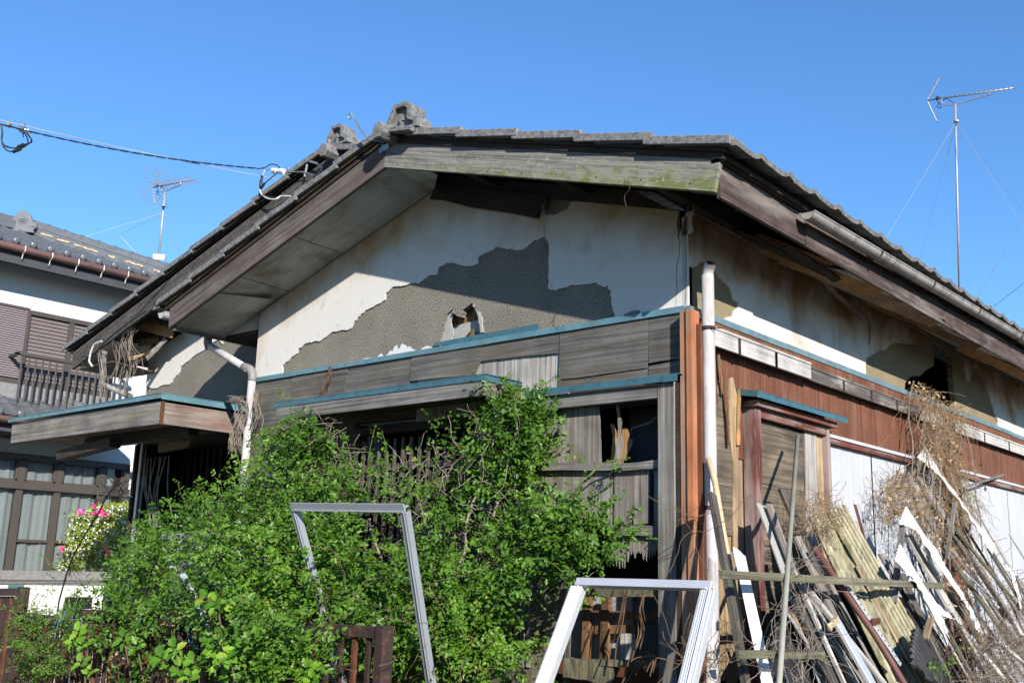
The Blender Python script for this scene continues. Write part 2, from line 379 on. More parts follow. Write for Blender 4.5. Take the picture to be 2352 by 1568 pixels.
def plastermat(name, ridge, slope, z0, reach, stain, amt, axis=True):
    """white plaster with brown water stains running down from the leaking eave line"""
    m, nt, b = newmat(name, .9, .15); tc = N(nt, 'ShaderNodeTexCoord'); sx = N(nt, 'ShaderNodeSeparateXYZ')
    nt.links.new(tc.outputs['Object'], sx.inputs[0])
    def mt(op, a, b_=None, cl=False):
        x = N(nt, 'ShaderNodeMath', operation=op, use_clamp=cl)
        for i, q in enumerate((a, b_)):
            if q is None: continue
            if hasattr(q, 'links'): nt.links.new(q, x.inputs[i])
            else: x.inputs[i].default_value = q
        return x.outputs[0]
    d = mt('SUBTRACT', z0, sx.outputs[2])
    if axis: d = mt('SUBTRACT', d, mt('MULTIPLY', mt('ABSOLUTE', mt('SUBTRACT', sx.outputs[0], ridge)), slope))
    v, _ = coords(nt, (1,1,.85), rnd=False)
    n = noise_(nt, v, 2.2, 7, .62, .4); n2 = noise_(nt, v, 14, 6, .7)
    k = mt('SUBTRACT', 1, mt('DIVIDE', d, reach)); k = mt('ADD', k, mt('MULTIPLY', mt('SUBTRACT', n, .5), 3.4))
    k = mt('MULTIPLY', k, amt, True)
    c = mix(nt, ramp(nt, n2, [(.3, g3(.0)), (.8, g3(.25))]), (.80,.785,.75), (.64,.58,.48))
    sc_ = mix(nt, n2, stain, tuple(min(1, q*1.7) for q in stain)); c = mix(nt, k, c, sc_)
    sm = noise_(nt, v, 5.5, 5, .55, .8); c = mix(nt, ramp(nt, sm, [(.60, g3(0)), (.70, g3(.35))]), c, (.40,.35,.28))
    setbase(nt, b, c); bump(nt, b, noise_(nt, v, 18, 5, .6), .25, .008); return m
M['plaster'] = plastermat('stained_white_plaster', -2.17, .3, 4.40, .36, (.40,.28,.155), .80)
M['plaster_s'] = plastermat('brown_stained_plaster', 0, 0, 3.78, .52, (.27,.155,.065), 1.0, False)
M['plaster_2'] = plastermat('rear_gable_plaster', -3.5, .28, 4.8, .25, (.42,.33,.21), .7)
def soffitmat():
    m, nt, b = newmat('stained_soffit_ply', .8, .25); v, _ = coords(nt, (1,1,1), rnd=False); v2, _ = coords(nt, (1.5,30,1.5), rnd=False)
    n = noise_(nt, v, 2.2, 6, .6, .4); g = noise_(nt, v2, 1, 5, .6)
    c = ramp(nt, n, [(.35, (.34,.30,.24)), (.5, (.62,.60,.57)), (.7, (.74,.74,.73))]); c = mix(nt, .35, c, ramp(nt, g, [(.3, g3(.5)), (.7, g3(1.1))]), 'MULTIPLY')
    setbase(nt, b, c); return m
M['soffit'] = soffitmat()
def leafmat(name, c1, c2, rough=.32, tr=.35):
    m, nt, b = newmat(name, rough, .28); at_ = N(nt, 'ShaderNodeAttribute'); at_.attribute_name = 'rnd'
    c = ramp(nt, at_.outputs['Fac'], [(0, c1), (.86, c2), (.955, (c2[0]*1.5, c2[1]*1.25, c2[2]*1.4)), (.97, (.22,.17,.04)), (1, (.16,.09,.03))])
    nt.links.new(c, b.inputs['Base Color']); t = N(nt, 'ShaderNodeBsdfTranslucent'); nt.links.new(mix(nt, 1, c, (1.0,1.25,.5), 'MULTIPLY'), t.inputs[0])
    mx = N(nt, 'ShaderNodeMixShader'); mx.inputs[0].default_value = tr
    nt.links.new(b.outputs[0], mx.inputs[1]); nt.links.new(t.outputs[0], mx.inputs[2])
    nt.links.new(mx.outputs[0], nt.nodes['Material Output'].inputs[0]); return m
M['leaf'] = leafmat('rose_leaf', (.012,.045,.005), (.088,.185,.015), .42, .2)
M['leaf_big'] = leafmat('hydrangea_leaf', (.05,.14,.010), (.15,.30,.025), .38, .35)
M['leaf_az'] = leafmat('azalea_leaf', (.12,.20,.02), (.30,.38,.05), .45, .3)
def glassmat():
    m, nt, b = newmat('window_glass', .03, .5); nt.nodes.remove(b)
    g = N(nt, 'ShaderNodeBsdfGlossy'); g.inputs['Roughness'].default_value = .02; t = N(nt, 'ShaderNodeBsdfTransparent')
    t.inputs[0].default_value = (.75,.78,.78,1); fr = N(nt, 'ShaderNodeFresnel'); mx = N(nt, 'ShaderNodeMixShader')
    nt.links.new(fr.outputs[0], mx.inputs[0]); nt.links.new(t.outputs[0], mx.inputs[1]); nt.links.new(g.outputs[0], mx.inputs[2])
    nt.links.new(mx.outputs[0], nt.nodes['Material Output'].inputs[0]); return m
M['glass'] = glassmat()
M['curtain'] = plain('sheer_curtain', (.72,.74,.76), .9, .1, 0, .06, 3)
# =================================================================== the old house
H = empty('old_house', (0,0,0), 'derelict single storey house with peeling white plaster, grey boards and weathered tiled gable roof', 'house')
RX, RZ, SL = -2.17, 4.395, .30                  # front ridge: x, underside height, slope
GY = -.57                                       # front gable bargeboard plane
EX = .54                                        # right eave fascia plane
def zb(x): return RZ - SL*abs(x-RX)             # underside of bargeboards, front gable
def zb2(x): return 4.795 - (.30 if x > -3.5 else .28)*abs(x+3.5)   # rear gable
BACK = 9.5
def V3(L, y): return [F(p, y) for p in L]

# ---- front wall: mortar coat with the hole in it, plaster coat on top
band_l, band_r = F((592, 866)), F((1580, 703))
zband = 3.15
hole_px = jag([R6(1575,660), R6(1600,560), R6(1622,470), R6(1640,405), R6(1688,366), R6(1692,398), R6(1722,420), R6(1752,425), R6(1762,372), R6(1800,345), R6(1838,318), R6(1858,345), R6(1872,395), R6(1895,440), R6(1900,500), R6(1925,548), R6(1930,640)], 1.0, 4)
hole = [F(p) for p in hole_px]
outer = [(-4.38,0,2.9), (0,0,2.9), (0,0,zb(0)+.03), (RX,0,RZ+.03), (-4.38,0,zb(-4.38)+.03)]
hole = [Vector((p.x, 0, max(p.z, 2.95))) for p in hole]
MB().prism(outer, (0,.05,0), [hole]).build('mortar_wall', M['mortar'], H)
patch = jag([R6(345,872), R6(350,810), R6(400,770), R6(465,710), R6(480,670), R6(545,630), R6(655,610), R6(720,560), R6(745,540), R6(870,525),
   R6(900,490), R6(940,430), R6(1000,375), R6(1100,325), R6(1157,290), R6(1160,240), R6(1215,190), R6(1300,180), R6(1355,160), R6(1420,165), R6(1460,130),
   R6(1500,100), R6(1560,95), R6(1575,40), R6(1640,0), R6(1700,5), R6(1760,22), R6(1810,28), R2(1790,1380), R2(1790,1330), R2(1880,1280), R2(1940,1250), R2(2060,1270),
   R2(2140,1270), R2(2240,1195), R3(90,1005), R3(155,975), R3(180,1010), R3(188,1050), R3(185,1385), R3(240,1395), R3(350,1355), R3(560,1335), R3(620,1370),
   R3(648,1352), R3(650,1385), R3(670,1390), R3(675,1490), R3(688,1545), R7(880,462)], 1.5, 5)
PY = -.012
pl = [F(p, PY) for p in patch]
pl[0].z = 3.13; pl[-1].z = 3.13
topnotch = [F(p, PY) for p in jag([R3(395,690), R3(355,715), R3(330,760), R3(290,775), R3(240,800), R3(185,802), R3(155,800)], 1.2, 5)]
cr = jag([R3(1205,775), R3(1195,830), R3(1188,880), R3(1200,940), R3(1196,985), R3(1210,1000), R3(1207,1120), R3(1195,1170), R3(1182,1215), R3(1185,1330), R3(1188,1400), R3(1178,1440), R3(1180,1500), R3(1172,1540)], 1.0, 5)
crl = [F(p, PY) for p in cr]
topn = [Vector((p.x, PY, p.z)) for p in topnotch]
def xz(x, z): return Vector((x, PY, z))
left_loop = [xz(-4.38, 3.13), xz(-4.38, zb(-4.38)+.02), xz(RX, RZ+.02), xz(topn[-1].x-.02, zb(topn[-1].x)+.02)]
left_loop += [xz(topn[-1].x, topn[-1].z)] + topn[::-1][1:] + [xz(topn[0].x+.01, zb(topn[0].x)+.02)]
left_loop += [xz(crl[0].x, zb(crl[0].x)+.02)] + crl + [xz(crl[-1].x, 3.13)] + pl[::-1]
MB().prism(left_loop, (0,.012,0)).build('plaster_wall', M['plaster'], H)
wide = [.012, .05, .07, .05, .03, .008]
cl2 = [p + Vector((.006 + (.10 if p.z > 3.60 else .0)*(1 if p.z < 3.78 else .6) + (0 if p.z > 3.6 else 0), 0, 0)) for p in crl]
right_loop = [xz(cl2[0].x, zb(0)+.0)] + [q for q in cl2] + [xz(cl2[-1].x, 3.13), xz(.0, 3.13), xz(.0, zb(0)+.0)]
MB().prism(right_loop, (0,.012,0)).build('plaster_corner', M['plaster'], H)
sm = [F(p, PY) for p in jag([R7(955,462), R7(955,445), R7(1000,425), R7(1050,410), R7(1090,412), R7(1092,440)], .8, 3)]
MB().prism([F(R3(-160,950), PY-.001), F(R3(-158,950), PY-.001), F(R3(-156,990), PY-.001)], (0,.001,0))  # (unused scratch)
MB().prism(sm, (0,-.004,0)).build('bare_spot', M['mortar'], H)
# remains of white paint at the foot of the mortar patch
wp = MB()
for a, b, h_ in ((1165,1390,95), (1100,1140,45), (1440,1520,20), (960,1060,14), (790,880,12)):
    n = max(2, int((b-a)/7)); top = []
    for i in range(n+1):
        x = a+(b-a)*i/n; yb = 726-(x-1165)*.19 + (x-1165)*.0
        top.append((x, yb - h_*(.35+.65*random.random())*.8*(math.sin(math.pi*(i+.35)/(n+.7)))))
    lp = [R6(a, 735-(a-1165)*.17)] + [R6(*p) for p in top] + [R6(b, 735-(b-1165)*.17)]
    wp.prism([F(p, -.0015) for p in lp], (0,.0015,0))
wp.build('paint_remains', M['white'], H)
# hole contents: laths and torn boards
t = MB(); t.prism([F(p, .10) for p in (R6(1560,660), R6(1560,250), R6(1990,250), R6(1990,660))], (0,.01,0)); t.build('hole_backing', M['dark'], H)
MB().prism([F(p, .075) for p in (R6(1660,495), R6(1700,400), R6(1860,330), R6(1930,420), R6(1900,450), R6(1700,500))], (0,.02,0)).build('lath_board', M['raw_dark'], H)
MB().prism([F(p, .065) for p in (R6(1650,640), R6(1660,505), R6(1890,450), R6(1950,470), R6(1960,620))], (0,.006,0)).build('torn_board', M['scratch'], H)
MB().prism([F(p, .02) for p in jag([R6(1590,640), R6(1585,560), R6(1605,485), R6(1640,400), R6(1690,368), R6(1688,400), R6(1672,470), R6(1690,540), R6(1680,600), R6(1665,640)], .8, 4)], (0,.01,0)).build('torn_board', M['scratch'], H)
MB().add([F(R6(1785,582), -.02), F(R6(1848,512), .03), F(R6(1900,600), .05), F(R6(1800,610), .06)], [(0,1,2,3)]).build('torn_board', M['light_wood'], H)
edge = MB(); hp = [F(p, -.003) for p in hole_px]
for i in range(0, len(hp)-1):
    if random.random() < .10: edge.beam(hp[i], hp[i]+(hp[i+1]-hp[i])*random.uniform(.5,1.4), random.uniform(.008,.028), .006, (random.uniform(-1,1),0,1), 2, .003)
edge.build('broken_plaster_edge', M['scratch'], H)
MB().prism([F(p, -.004) for p in jag([R6(1882,378), R6(1905,395), R6(1922,440), R6(1928,500), R6(1940,548), R6(1915,552), R6(1908,500), R6(1898,450)], 1.2, 4, True)], (0,-.012,0)).build('broken_plaster_edge', M['scratch'], H)
# crack in the left plaster near the notch
def crack(name, pts, y, wd=.004, mat='dark', ax='y'):
    mb = MB(); P_ = [at(p[0], p[1], ax, y) for p in jag(pts, 1.1, 4)]
    for i in range(len(P_)-1):
        d = P_[i+1]-P_[i]; n = Vector((0,-.0006,0)) if ax == 'y' else Vector((.0006,0,0)); s_ = d.cross(n).normalized()*wd*random.uniform(.3,1)
        mb.prism([P_[i]-s_, P_[i]+s_, P_[i+1]+s_*.8, P_[i+1]-s_*.8], n)
    return mb.build(name, M[mat], H)
crack('crack', [R3(147,880), R3(150,940), R3(156,975)], PY-.001, .003)
crack('crack', [R3(1262,960), R3(1266,1150), R3(1262,1400), R3(1258,1500)], PY-.001, .002)
# brown board hanging under the peak, and the little post
MB().prism([F(p, -.05) for p in (R2(1408,872), R2(1440,800), R2(1490,770), R2(1900,800), R2(2330,845), R2(2300,900), R2(2262,960), R2(2250,1024), R2(2060,985), R2(1900,960), R2(1720,935), R2(1590,900), R2(1500,878))], (0,.02,0)).build('hanging_board', M['roofwood'], H)
MB().beam(F(R3(157,660), -.03), F(R3(150,760), -.03), .03, .03).build('stud', M['grey_z'], H)

# ---- side wall upper part (plane x = 0)
ytop = 3.79
side_patch = jag([R7(1500,20), R7(1545,45), R7(1575,30), R7(1600,0), R3(1395,1170), R3(1450,1195), R3(1490,1240), R3(1530,1300), R3(1590,1350), R3(1625,1420), R3(1640,1470), R3(1675,1490), R3(1672,1530), R7(1905,405), R7(1885,460), R7(1835,470), R7(1800,490), R7(1790,510)], 1.2, 4)
SX = .012
def sp(L, x=SX): return [S(p, x) for p in L]
YE = 8.6
# backing mortar, with the dark opening as a hole
opn = sp(jag([R8(1560,655), R8(1585,780), R8(1580,880), R8(1500,930), R8(1460,970), R8(1400,965), R8(1340,1020), R8(1330,1080), R8(1760,1260), R8(1765,1180), R8(1745,1000), R8(1735,800), R8(1700,735)], 1.0, 5, True), 0)
MB().prism([(0,.0,2.9), (0,YE,2.9), (0,YE,3.80), (0,.0,3.80)], (-.05,0,0), [[Vector((0, p.y, max(2.95, min(3.77, p.z)))) for p in opn]]).build('mortar_side_wall', M['mortar_s'], H)
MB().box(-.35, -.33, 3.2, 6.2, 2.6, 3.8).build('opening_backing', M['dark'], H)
sl = sp(side_patch); sl[0].y = .005
loopA = [Vector((SX, .0, 3.80)), Vector((SX, .0, sl[0].z)), *sl, Vector((SX, sl[-1].y, 3.13)),]
s2 = sp(jag([R8(1000,960), R8(1000,820), R8(1050,790), R8(1110,755), R8(1170,745), R8(1210,700), R8(1290,682), R8(1350,700), R8(1390,695), R8(1440,700), R8(1480,690), R8(1530,690), R8(1558,680)], 1.0, 5))
loopA += [Vector((SX, s2[0].y, 3.13))] + s2 + [Vector((SX, s2[-1].y, 3.80))]
MB().prism(loopA, (-.012,0,0)).build('plaster_side_wall', M['plaster_s'], H)
s3 = sp(jag([R8(1740,760), R8(1830,810), R8(1845,900), R8(1870,1010), R8(1890,1015), R8(1905,960), R8(1925,900), R8(1960,905), R8(1990,960), R8(2000,1010), R8(2030,1080), R8(2060,1150), R8(2090,1230), R8(2105,1300), R8(2130,1370)], 1.0, 5))
loopB = [Vector((SX, s3[0].y, 3.80))] + s3 + [Vector((SX, s3[-1].y, 3.13)), Vector((SX, YE, 3.13)), Vector((SX, YE, 3.80))]
MB().prism(loopB, (-.012,0,0)).build('plaster_side_wall', M['plaster_s'], H)
MB().box(-.03, .012, -.012, .0, 3.13, 3.72).build('corner_edge', M['plaster'], H)
crack('crack', [R8(2100,1300), R8(2125,1340), R8(2150,1360), R8(2160,1385)], SX+.001, .004, 'dark', 'x')

# ---- turquoise flashing band round both walls
fb = MB()
segs = [-4.38, -3.73, -2.35, -1.55, -.9, 0]
for a, b in zip(segs, segs[1:]):
    dz = random.uniform(-.003,.003)
    fb.box(a+.002, b, -.045, -.014, 3.118+dz, 3.152+dz); fb.box(a+.002, b, -.049, -.045, 3.112+dz, 3.149+dz)
fb.build('flashing', M['cyan_old'], H)
MB().prism([F(p, -.02) for p in (R6(1530,655), R6(1545,628), R6(1900,562), R6(2352,478), R7(221,517), R7(221,585), R6(2352,545), R6(1900,620))], (0,.003,0)).build('flashing', M['cyan'], H)
fs_ = MB(); ys = [-.045, .35, 1.2, 2.0, 3.2, 4.3, 5.0, 6.4, YE]
for a, b in zip(ys, ys[1:]):
    dz = random.uniform(-.004,.004); fs_.box(.014, .042, a, b-.003, 3.11+dz, 3.15+dz)
fs_.build('flashing', M['bluegrey'], H)

# ---- grey plywood sheets under the band
def sheet(pts, y, name='plywood_sheet', mat='ply', th=.008, parent=H, amp=.5, bow=.006):
    L = jag([tuple(p) for p in pts], amp, 9, True); mb = MB(); mb.prism([F(p, y) for p in L], (0, th, 0))
    return mb.build(name, M[mat], parent)
bandbot = lambda u: 871.5 - (u-592)*.1660
def pp(*L): return L
sheet([(590,872), R6(425,880), R6(425,1075), (672,1000), (668,1100), (560,1120)], -.030)
sheet([R6(428,880), R6(868,800), R6(838,1030), R6(428,1080)], -.034)
sheet([R6(872,802), R6(1365,720), R6(1352,905), R6(1350,985), R6(842,1030)], -.030)
sheet([R6(1368,722), R6(1912,625), R6(1905,770), R6(1870,855), R6(1850,882), R6(1560,905), R6(1352,928), R6(1352,850)], -.037)
sheet([R6(1914,632), R6(2352,556), R7(402,582), R7(390,772), R6(2352,722), R6(2150,742), R6(1912,772)], -.033)
sheet([R7(405,576), R7(1160,468), R7(1152,900), R7(760,955), R7(560,985), R7(398,996)], -.036)
sheet([R7(395,1000), R7(600,992), R7(900,946), R7(1152,912), R7(1158,985), R7(700,1045), R7(385,1086)], -.028)
sheet([R7(1163,470), R7(1432,420), R7(1432,822), R7(1280,838), R7(1163,860)], -.034)
sheet([R7(1163,885), R7(1260,868), R7(1432,832), R7(1434,972), R7(1163,1000)], -.031)
MB().box(-4.38, -.02, -.020, -.004, 2.2, 3.12).build('sheathing', M['ply_low'], H) if False else None
# vertical boards behind the torn sheets
vb = MB()
x = -2.3
while x < -.9:
    w_ = random.uniform(.05,.10); vb.box(x+.003, x+w_, -.016, -.006+random.uniform(-.004,.003), 2.62, 3.08); x += w_
vb.build('vertical_boards', M['board_white'], H)
# corner sheet left of the bay down to the bush
sheet([(590,1055), (668,1003), (820,985), (820,1300), (585,1300)], -.026, 'plywood_sheet', 'ply_low')
# wall core behind everything: left part, above window, spandrel
core = MB()
core.box(-4.38, -3.0, -.004, .05, .0, 2.9); core.box(-3.0, -1.06, -.004, .05, 2.66, 2.9); core.box(-1.06, 0, -.004, .05, 2.66, 2.9)
core.box(-3.0, -1.6, -.004, .05, 0, 1.25)
core.build('wall_core', M['ply_low'], H)
MB().box(-4.38, -4.33, 0, .5, 0, 3.75).build('return_wall', M['ply_low'], H)

# ---- hood over the bay window
HY = -.40
hx0, hx1 = F(R6(290,1095), HY).x, F(R6(1935,885), HY).x; hz = 2.812
hood = MB().box(hx0, hx1+.02, HY-.008, -.04, hz-.004, hz+.002)
hood.box(hx0, hx1+.006, HY-.006, HY, hz-.040, hz-.005); hood.box(hx1+.006, hx1+.012, HY-.006, -.04, hz-.045, hz-.005)
hood.build('hood_flashing', M['cyan'], H)
MB().box(hx0+.03, hx1, HY, HY+.03, hz-.14, hz-.042).build('hood_fascia', M['grey_x'], H, .002)
MB().box(hx1-.028, hx1+.004, HY+.031, -.15, hz-.14, hz-.046).build('hood_fascia', M['grey_y'], H, .002)
MB().box(hx1-.026, hx1+.005, -.149, -.04, hz-.15, hz-.046).build('hood_fascia', M['red_y'], H, .002)
MB().box(hx0+.04, hx1-.03, HY+.032, -.04, hz-.10, hz-.085).build('hood_soffit', M['ply_low'], H)
# second, narrow hood strip and lintel
g1, g2 = -1.16, F(R7(1440,975), -.09).x
st = MB(); st.box(g1, g2+.02, -.13, -.04, 2.724, 2.730); st.box(g1, g2-.10, -.130, -.124, 2.688, 2.724); st.box(g2-.10, g2, -.134, -.128, 2.684, 2.724)
st.build('hood_flashing', M['cyan'], H)
MB().box(-1.10, -.150, -.10, -.045, 2.60, 2.685).build('lintel', M['grey_x'], H, .002)

# ---- barred window (behind the climbing rose)
wx0, wx1 = -2.95, -1.62
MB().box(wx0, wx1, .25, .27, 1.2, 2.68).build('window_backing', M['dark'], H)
fr = MB(); fr.box(wx0, wx1, -.03, .05, 2.56, 2.62); fr.box(wx0, wx1, -.03, .05, 1.22, 1.28); fr.box(wx0, wx0+.05, -.03, .05, 1.28, 2.56)
fr.box(wx1-.05, wx1, -.03, .05, 1.28, 2.56)
wf = fr.build('window_frame', M['roofwood'], H)
for i in range(14):
    x = wx0+.10+i*(wx1-wx0-.2)/13
    MB().box(x-.010, x+.010, -.11, -.09, 1.4, 2.5).build('window_bar', M['board_dark'], H)
MB().box(wx0, wx1, -.089, -.08, 2.28, 2.32).build('window_bar', M['board_dark'], H)
MB().box(wx0, wx1, -.089, -.08, 1.5, 1.54).build('window_bar', M['board_dark'], H)
# white mesh and louvre boards right of it, half hidden by twigs
b_ = MB()
for i in range(9): b_.box(-1.60+i*.055, -1.60+i*.055+.03, -.05, -.035, 1.0, 2.60)
b_.build('slat_screen', M['board'], H)
MB().box(-1.62, -1.06, -.03, .0, .0, 2.66).build('wall_sheet', M['ply'], H)

# ---- open bay beside the corner post
DB = .42
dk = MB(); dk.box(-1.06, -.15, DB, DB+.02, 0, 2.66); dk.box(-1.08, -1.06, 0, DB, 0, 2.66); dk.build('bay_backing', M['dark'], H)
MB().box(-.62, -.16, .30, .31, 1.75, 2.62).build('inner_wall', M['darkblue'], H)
D_ = -.035
MB().prism([F(p, D_) for p in jag([R7(215,1290), R7(330,1240), R7(740,1200), R7(755,1567), R7(760,1720), L3(720,45), L3(560,52), L3(195,35), R7(200,1567)], .5, 10, True)], (0,.007,0)).build('cladding_sheet', M['board'], H)
MB().prism([F(p, D_) for p in jag([L3(-60,45), L3(710,62), L3(705,440), L3(300,440), L3(-60,420)], .5, 10, True)], (0,.007,0)).build('cladding_sheet', M['board'], H)
def rail(a, b, y, th=.03, hgt_=.045, mat='grey_x'):
    p, q = F(a, y), F(b, y); return MB().beam(p, q, hgt_, th, (0,0,1), 6, .003).build('cross_rail', M[mat], H)
rail(L3(190,30), L3(730,28), -.06); rail(L3(720,38), L3(1072,8), -.055)
rail(L3(690,478), L3(1072,486), -.055, .03, .06); rail(L3(470,925), L3(1070,925), -.055, .03, .045, 'board_moss')
rail(L3(380,1410), L3(1070,1440), -.05, .04, .035, 'board_moss')
MB().beam(F(L3(370,1450), -.07), F(L3(720,1510), -.05), .11, .03, (0,0,1), 8, .006).build('cross_rail', M['board_moss'], H)
# boards of the bay, split and frayed
def strip(px, y, mat='board', name='broken_board', ax='y', th=.008, amp=.6):
    return MB().prism([at(p[0], p[1], ax, y) for p in jag(px, amp, 6, True)], (0, th, 0) if ax == 'y' else (-th, 0, 0)).build(name, M[mat], H)
strip([L3(722,62), L3(975,45), L3(970,430), L3(860,440), L3(848,320), L3(843,440), L3(722,435)], -.034, 'board')
strip([L3(1010,85), L3(1003,60), L3(1072,40), L3(1072,450), L3(1005,440)], -.034, 'board')
fray = [L3(700,520), L3(1070,530), L3(1062,660)]
x_ = 1050
while x_ > 700:
    fray.append(L3(x_, random.uniform(600,630))); x_ -= random.uniform(8,16); fray.append(L3(x_, random.uniform(640,700) if x_ > 830 else random.uniform(700,760))); x_ -= random.uniform(6,14)
MB().prism([F(p, -.034) for p in fray], (0,.007,0)).build('broken_board', M['board'], H)
strip([L3(500,880), L3(700,880), L3(660,905), L3(640,890), L3(600,915), L3(560,895), L3(520,910)], -.03, 'board_moss')
# hanging slats in the opening
strip([R7(885,1180), R7(905,1210), R7(915,1290), R7(932,1360), R7(925,1430), R7(942,1567), L3(740,45), L3(712,45), R7(885,1567), R7(905,1420), R7(895,1300)], -.01, 'board')
strip([R7(835,1375), R7(870,1385), R7(885,1460), R7(885,1567), L3(705,60), L3(690,60), R7(860,1480)], .05, 'orange_wood')
strip([R7(935,1420), R7(975,1410), R7(995,1480), R7(965,1567), L3(740,40), R7(940,1540)], .06, 'orange_wood')
strip([R7(985,1500), R7(1025,1505), R7(1020,1567), L3(760,45), L3(730,45), R7(970,1560)], .12, 'light_wood')
MB().tube(catmull([F(R7(985,1500), .1), F(R7(1020,1420), .08), F(R7(1110,1388), .08), F(R7(1200,1350), .1), F(R7(1280,1260), .12)], 5), .004, 5).build('loose_wire', M['twig_grey'], H)
# lattice and boxes seen through the lower opening
lt = MB()
for u in (L3(540,0)[0], L3(672,0)[0]): lt.beam(F((u, L3(0,940)[1]), .12), F((u-6, L3(0,1400)[1]), .12), .055, .03, (1,0,0))
lt.beam(F(L3(520,1080), .14), F(L3(1060,1090), .14), .05, .03); lt.beam(F(L3(500,1190), .14), F(L3(880,1180), .14), .05, .03)
lt.build('inner_lattice', M['raw_dark'], H)
MB().prism([F(p, .2) for p in (L3(400,940), L3(860,940), L3(860,1400), L3(400,1400))], (0,.01,0)).build('inner_board', M['scratch'], H)
MB().prism([F(p, .16) for p in (L3(850,940), L3(1075,940), L3(1075,1420), L3(880,1420))], (0,.01,0)).build('inner_board', M['darkblue'], H)
strip([L3(770,1215), L3(870,1215), L3(875,1400), L3(765,1400)], .08, 'board_white')
strip([L3(400,960), L3(420,960), L3(395,1568), L3(360,1568)], -.04, 'board_moss')
MB().box(-1.06, -.16, .1, .14, .2, 1.05).build('inner_panel', M['rust'], H)
MB().prism([F(p, D_+.002) for p in jag([L3(-60,430), L3(430,440), L3(420,800), L3(300,1300), L3(280,1568), L3(-60,1568)], .6, 10, True)], (0,.007,0)).build('cladding_sheet', M['board_moss'], H)

# ---- corner posts
MB().beam((-.092,-.075,0), (-.092,-.075,2.685), .115, .06, (1,0,0), 14, .0015).build('grey_post', M['grey_z'], H, .003)
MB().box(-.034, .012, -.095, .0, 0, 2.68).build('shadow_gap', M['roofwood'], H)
px0 = F(R7(1432,900), -.10).x; pxm = F(R7(1492,900), -.10).x; px1 = F(R7(1552,900), -.10).x
MB().box(px0, pxm, -.10, -.04, .0, 3.108).build('orange_post', M['orangefade'], H, .002)
MB().box(pxm, pxm+.045, -.112, -.03, .0, 3.105).build('orange_post', M['orangepaint'], H, .003)
MB().box(pxm+.046, pxm+.075, -.07, .03, .0, 3.02).build('dark_post', M['redplank'], H, .002)
MB().box(.0, .012, -.01, 3.0, 2.9, 3.11).build('side_backing', M['redplank'], H)
# ---- roof of the front gable: boards, timbers, soffit
def slab(pts, th, name, mat, bev=0): return MB().prism(pts, (0,0,th)).build(name, M[mat], H, bev)
YB = 9.4
XL = -4.93
# roof deck, right slope (shared with the rear house) and left slope
slab([(RX, GY+.0, RZ+.19), (.585, GY, zb(.585)+.19), (.585, YB, zb(.585)+.19), (RX, YB, RZ+.19)], .03, 'roof_deck', 'roofwood')
slab([(RX, GY, RZ+.19), (XL-.03, GY, zb(XL-.03)+.19), (XL-.03, .45, zb(XL-.03)+.19), (RX, .45, RZ+.19)], .03, 'roof_deck', 'roofwood')
# bargeboards
def barge(x0, x1, fz, y, h, th, mat, dx=.05):
    s0 = 1 if x1 > x0 else -1
    return MB().prism([(x0, y, fz(x0)), (x1, y, fz(x1)), (x1+s0*dx, y, fz(x1)+h-.008), (x0, y, fz(x0)+h)], (0, th, 0)).build('bargeboard', M[mat], H, .003)
barge(RX, .517, zb, GY, .222, .03, 'barge')
barge(RX, XL-.0, zb, GY, .222, .03, 'barge_l', .01)
nl = MB()
for i in range(9):
    x = RX+.12+i*.30+random.uniform(-.03,.03)
    for h_ in (.035, .19): nl.tube([(x+random.uniform(-.02,.02), GY-.0025, zb(x)+h_+random.uniform(-.01,.01)), (x, GY+.005, zb(x)+h_)], .0045, 6)
nl.build('nail_heads', M['rustdark'], H)
# upper trim strips (set back shadow line under the tiles)
tr = MB()
for x1 in (.60, XL-.05):
    tr.prism([(RX, GY-.03, RZ+.226), (x1, GY-.03, zb(x1)+.226), (x1, GY-.03, zb(x1)+.244), (RX, GY-.03, RZ+.244)], (0,.06,0))
    tr.prism([(RX, GY-.012, RZ+.19), (x1-.02, GY-.012, zb(x1-.02)+.19), (x1-.02, GY-.012, zb(x1-.02)+.224), (RX, GY-.012, RZ+.224)], (0,.011,0))
tr.build('verge_trim', M['roofwood'], H)
# soffit on the left slope; it stops short of the peak where the sheet edge hangs loose
def so_(u, v, dz=0): 
    p = F((u, v), GY+.03); return p
sgrid = MB(); x0, x1 = XL+.02, RX+.02
def sz(x): return zb(x)+.025
sgrid.prism([(x0, GY+.031, sz(x0)), (RX-.0, GY+.031, sz(RX)), (RX+.24, GY+.07, sz(RX)-.04), (RX+.22, -.25, sz(RX)-.035), (RX-.05, -.014, sz(RX-.05)), (x0, -.014, sz(x0))], (0,0,.006))
sgrid.build('soffit_sheet', M['soffit'], H)
for a in (-3.25, -3.95): MB().beam((a, GY+.04, sz(a)-.001), (a-.02, -.02, sz(a-.02)-.001), .004, .003).build('soffit_joint', M['dark'], H)
# lowest soffit sheet, buckled down
MB().add([(-4.92,GY+.04,3.585), (-4.25,GY+.04,3.79), (-4.05,-.10,3.80), (-4.42,-.02,3.735), (-4.92,-.02,3.575), (-4.55,-.28,3.655)], [(0,1,2,5),(5,2,3,4),(0,5,4)]).build('buckled_soffit', M['soffit'], H)
MB().box(XL+.01, -4.40, -.014, .46, 3.56, 3.60).build('eave_beam', M['roofwood'], H)
MB().beam((XL+.03, GY+.03, 3.585), (XL+.03, .45, 3.585), .06, .03).build('eave_beam', M['grey_y'], H)
MB().prism([(XL+.03,-.014,3.60), (-4.385,-.014,3.60), (-4.385,-.014,3.77)], (0,.4,0)).build('eave_filling', M['soffit'], H)
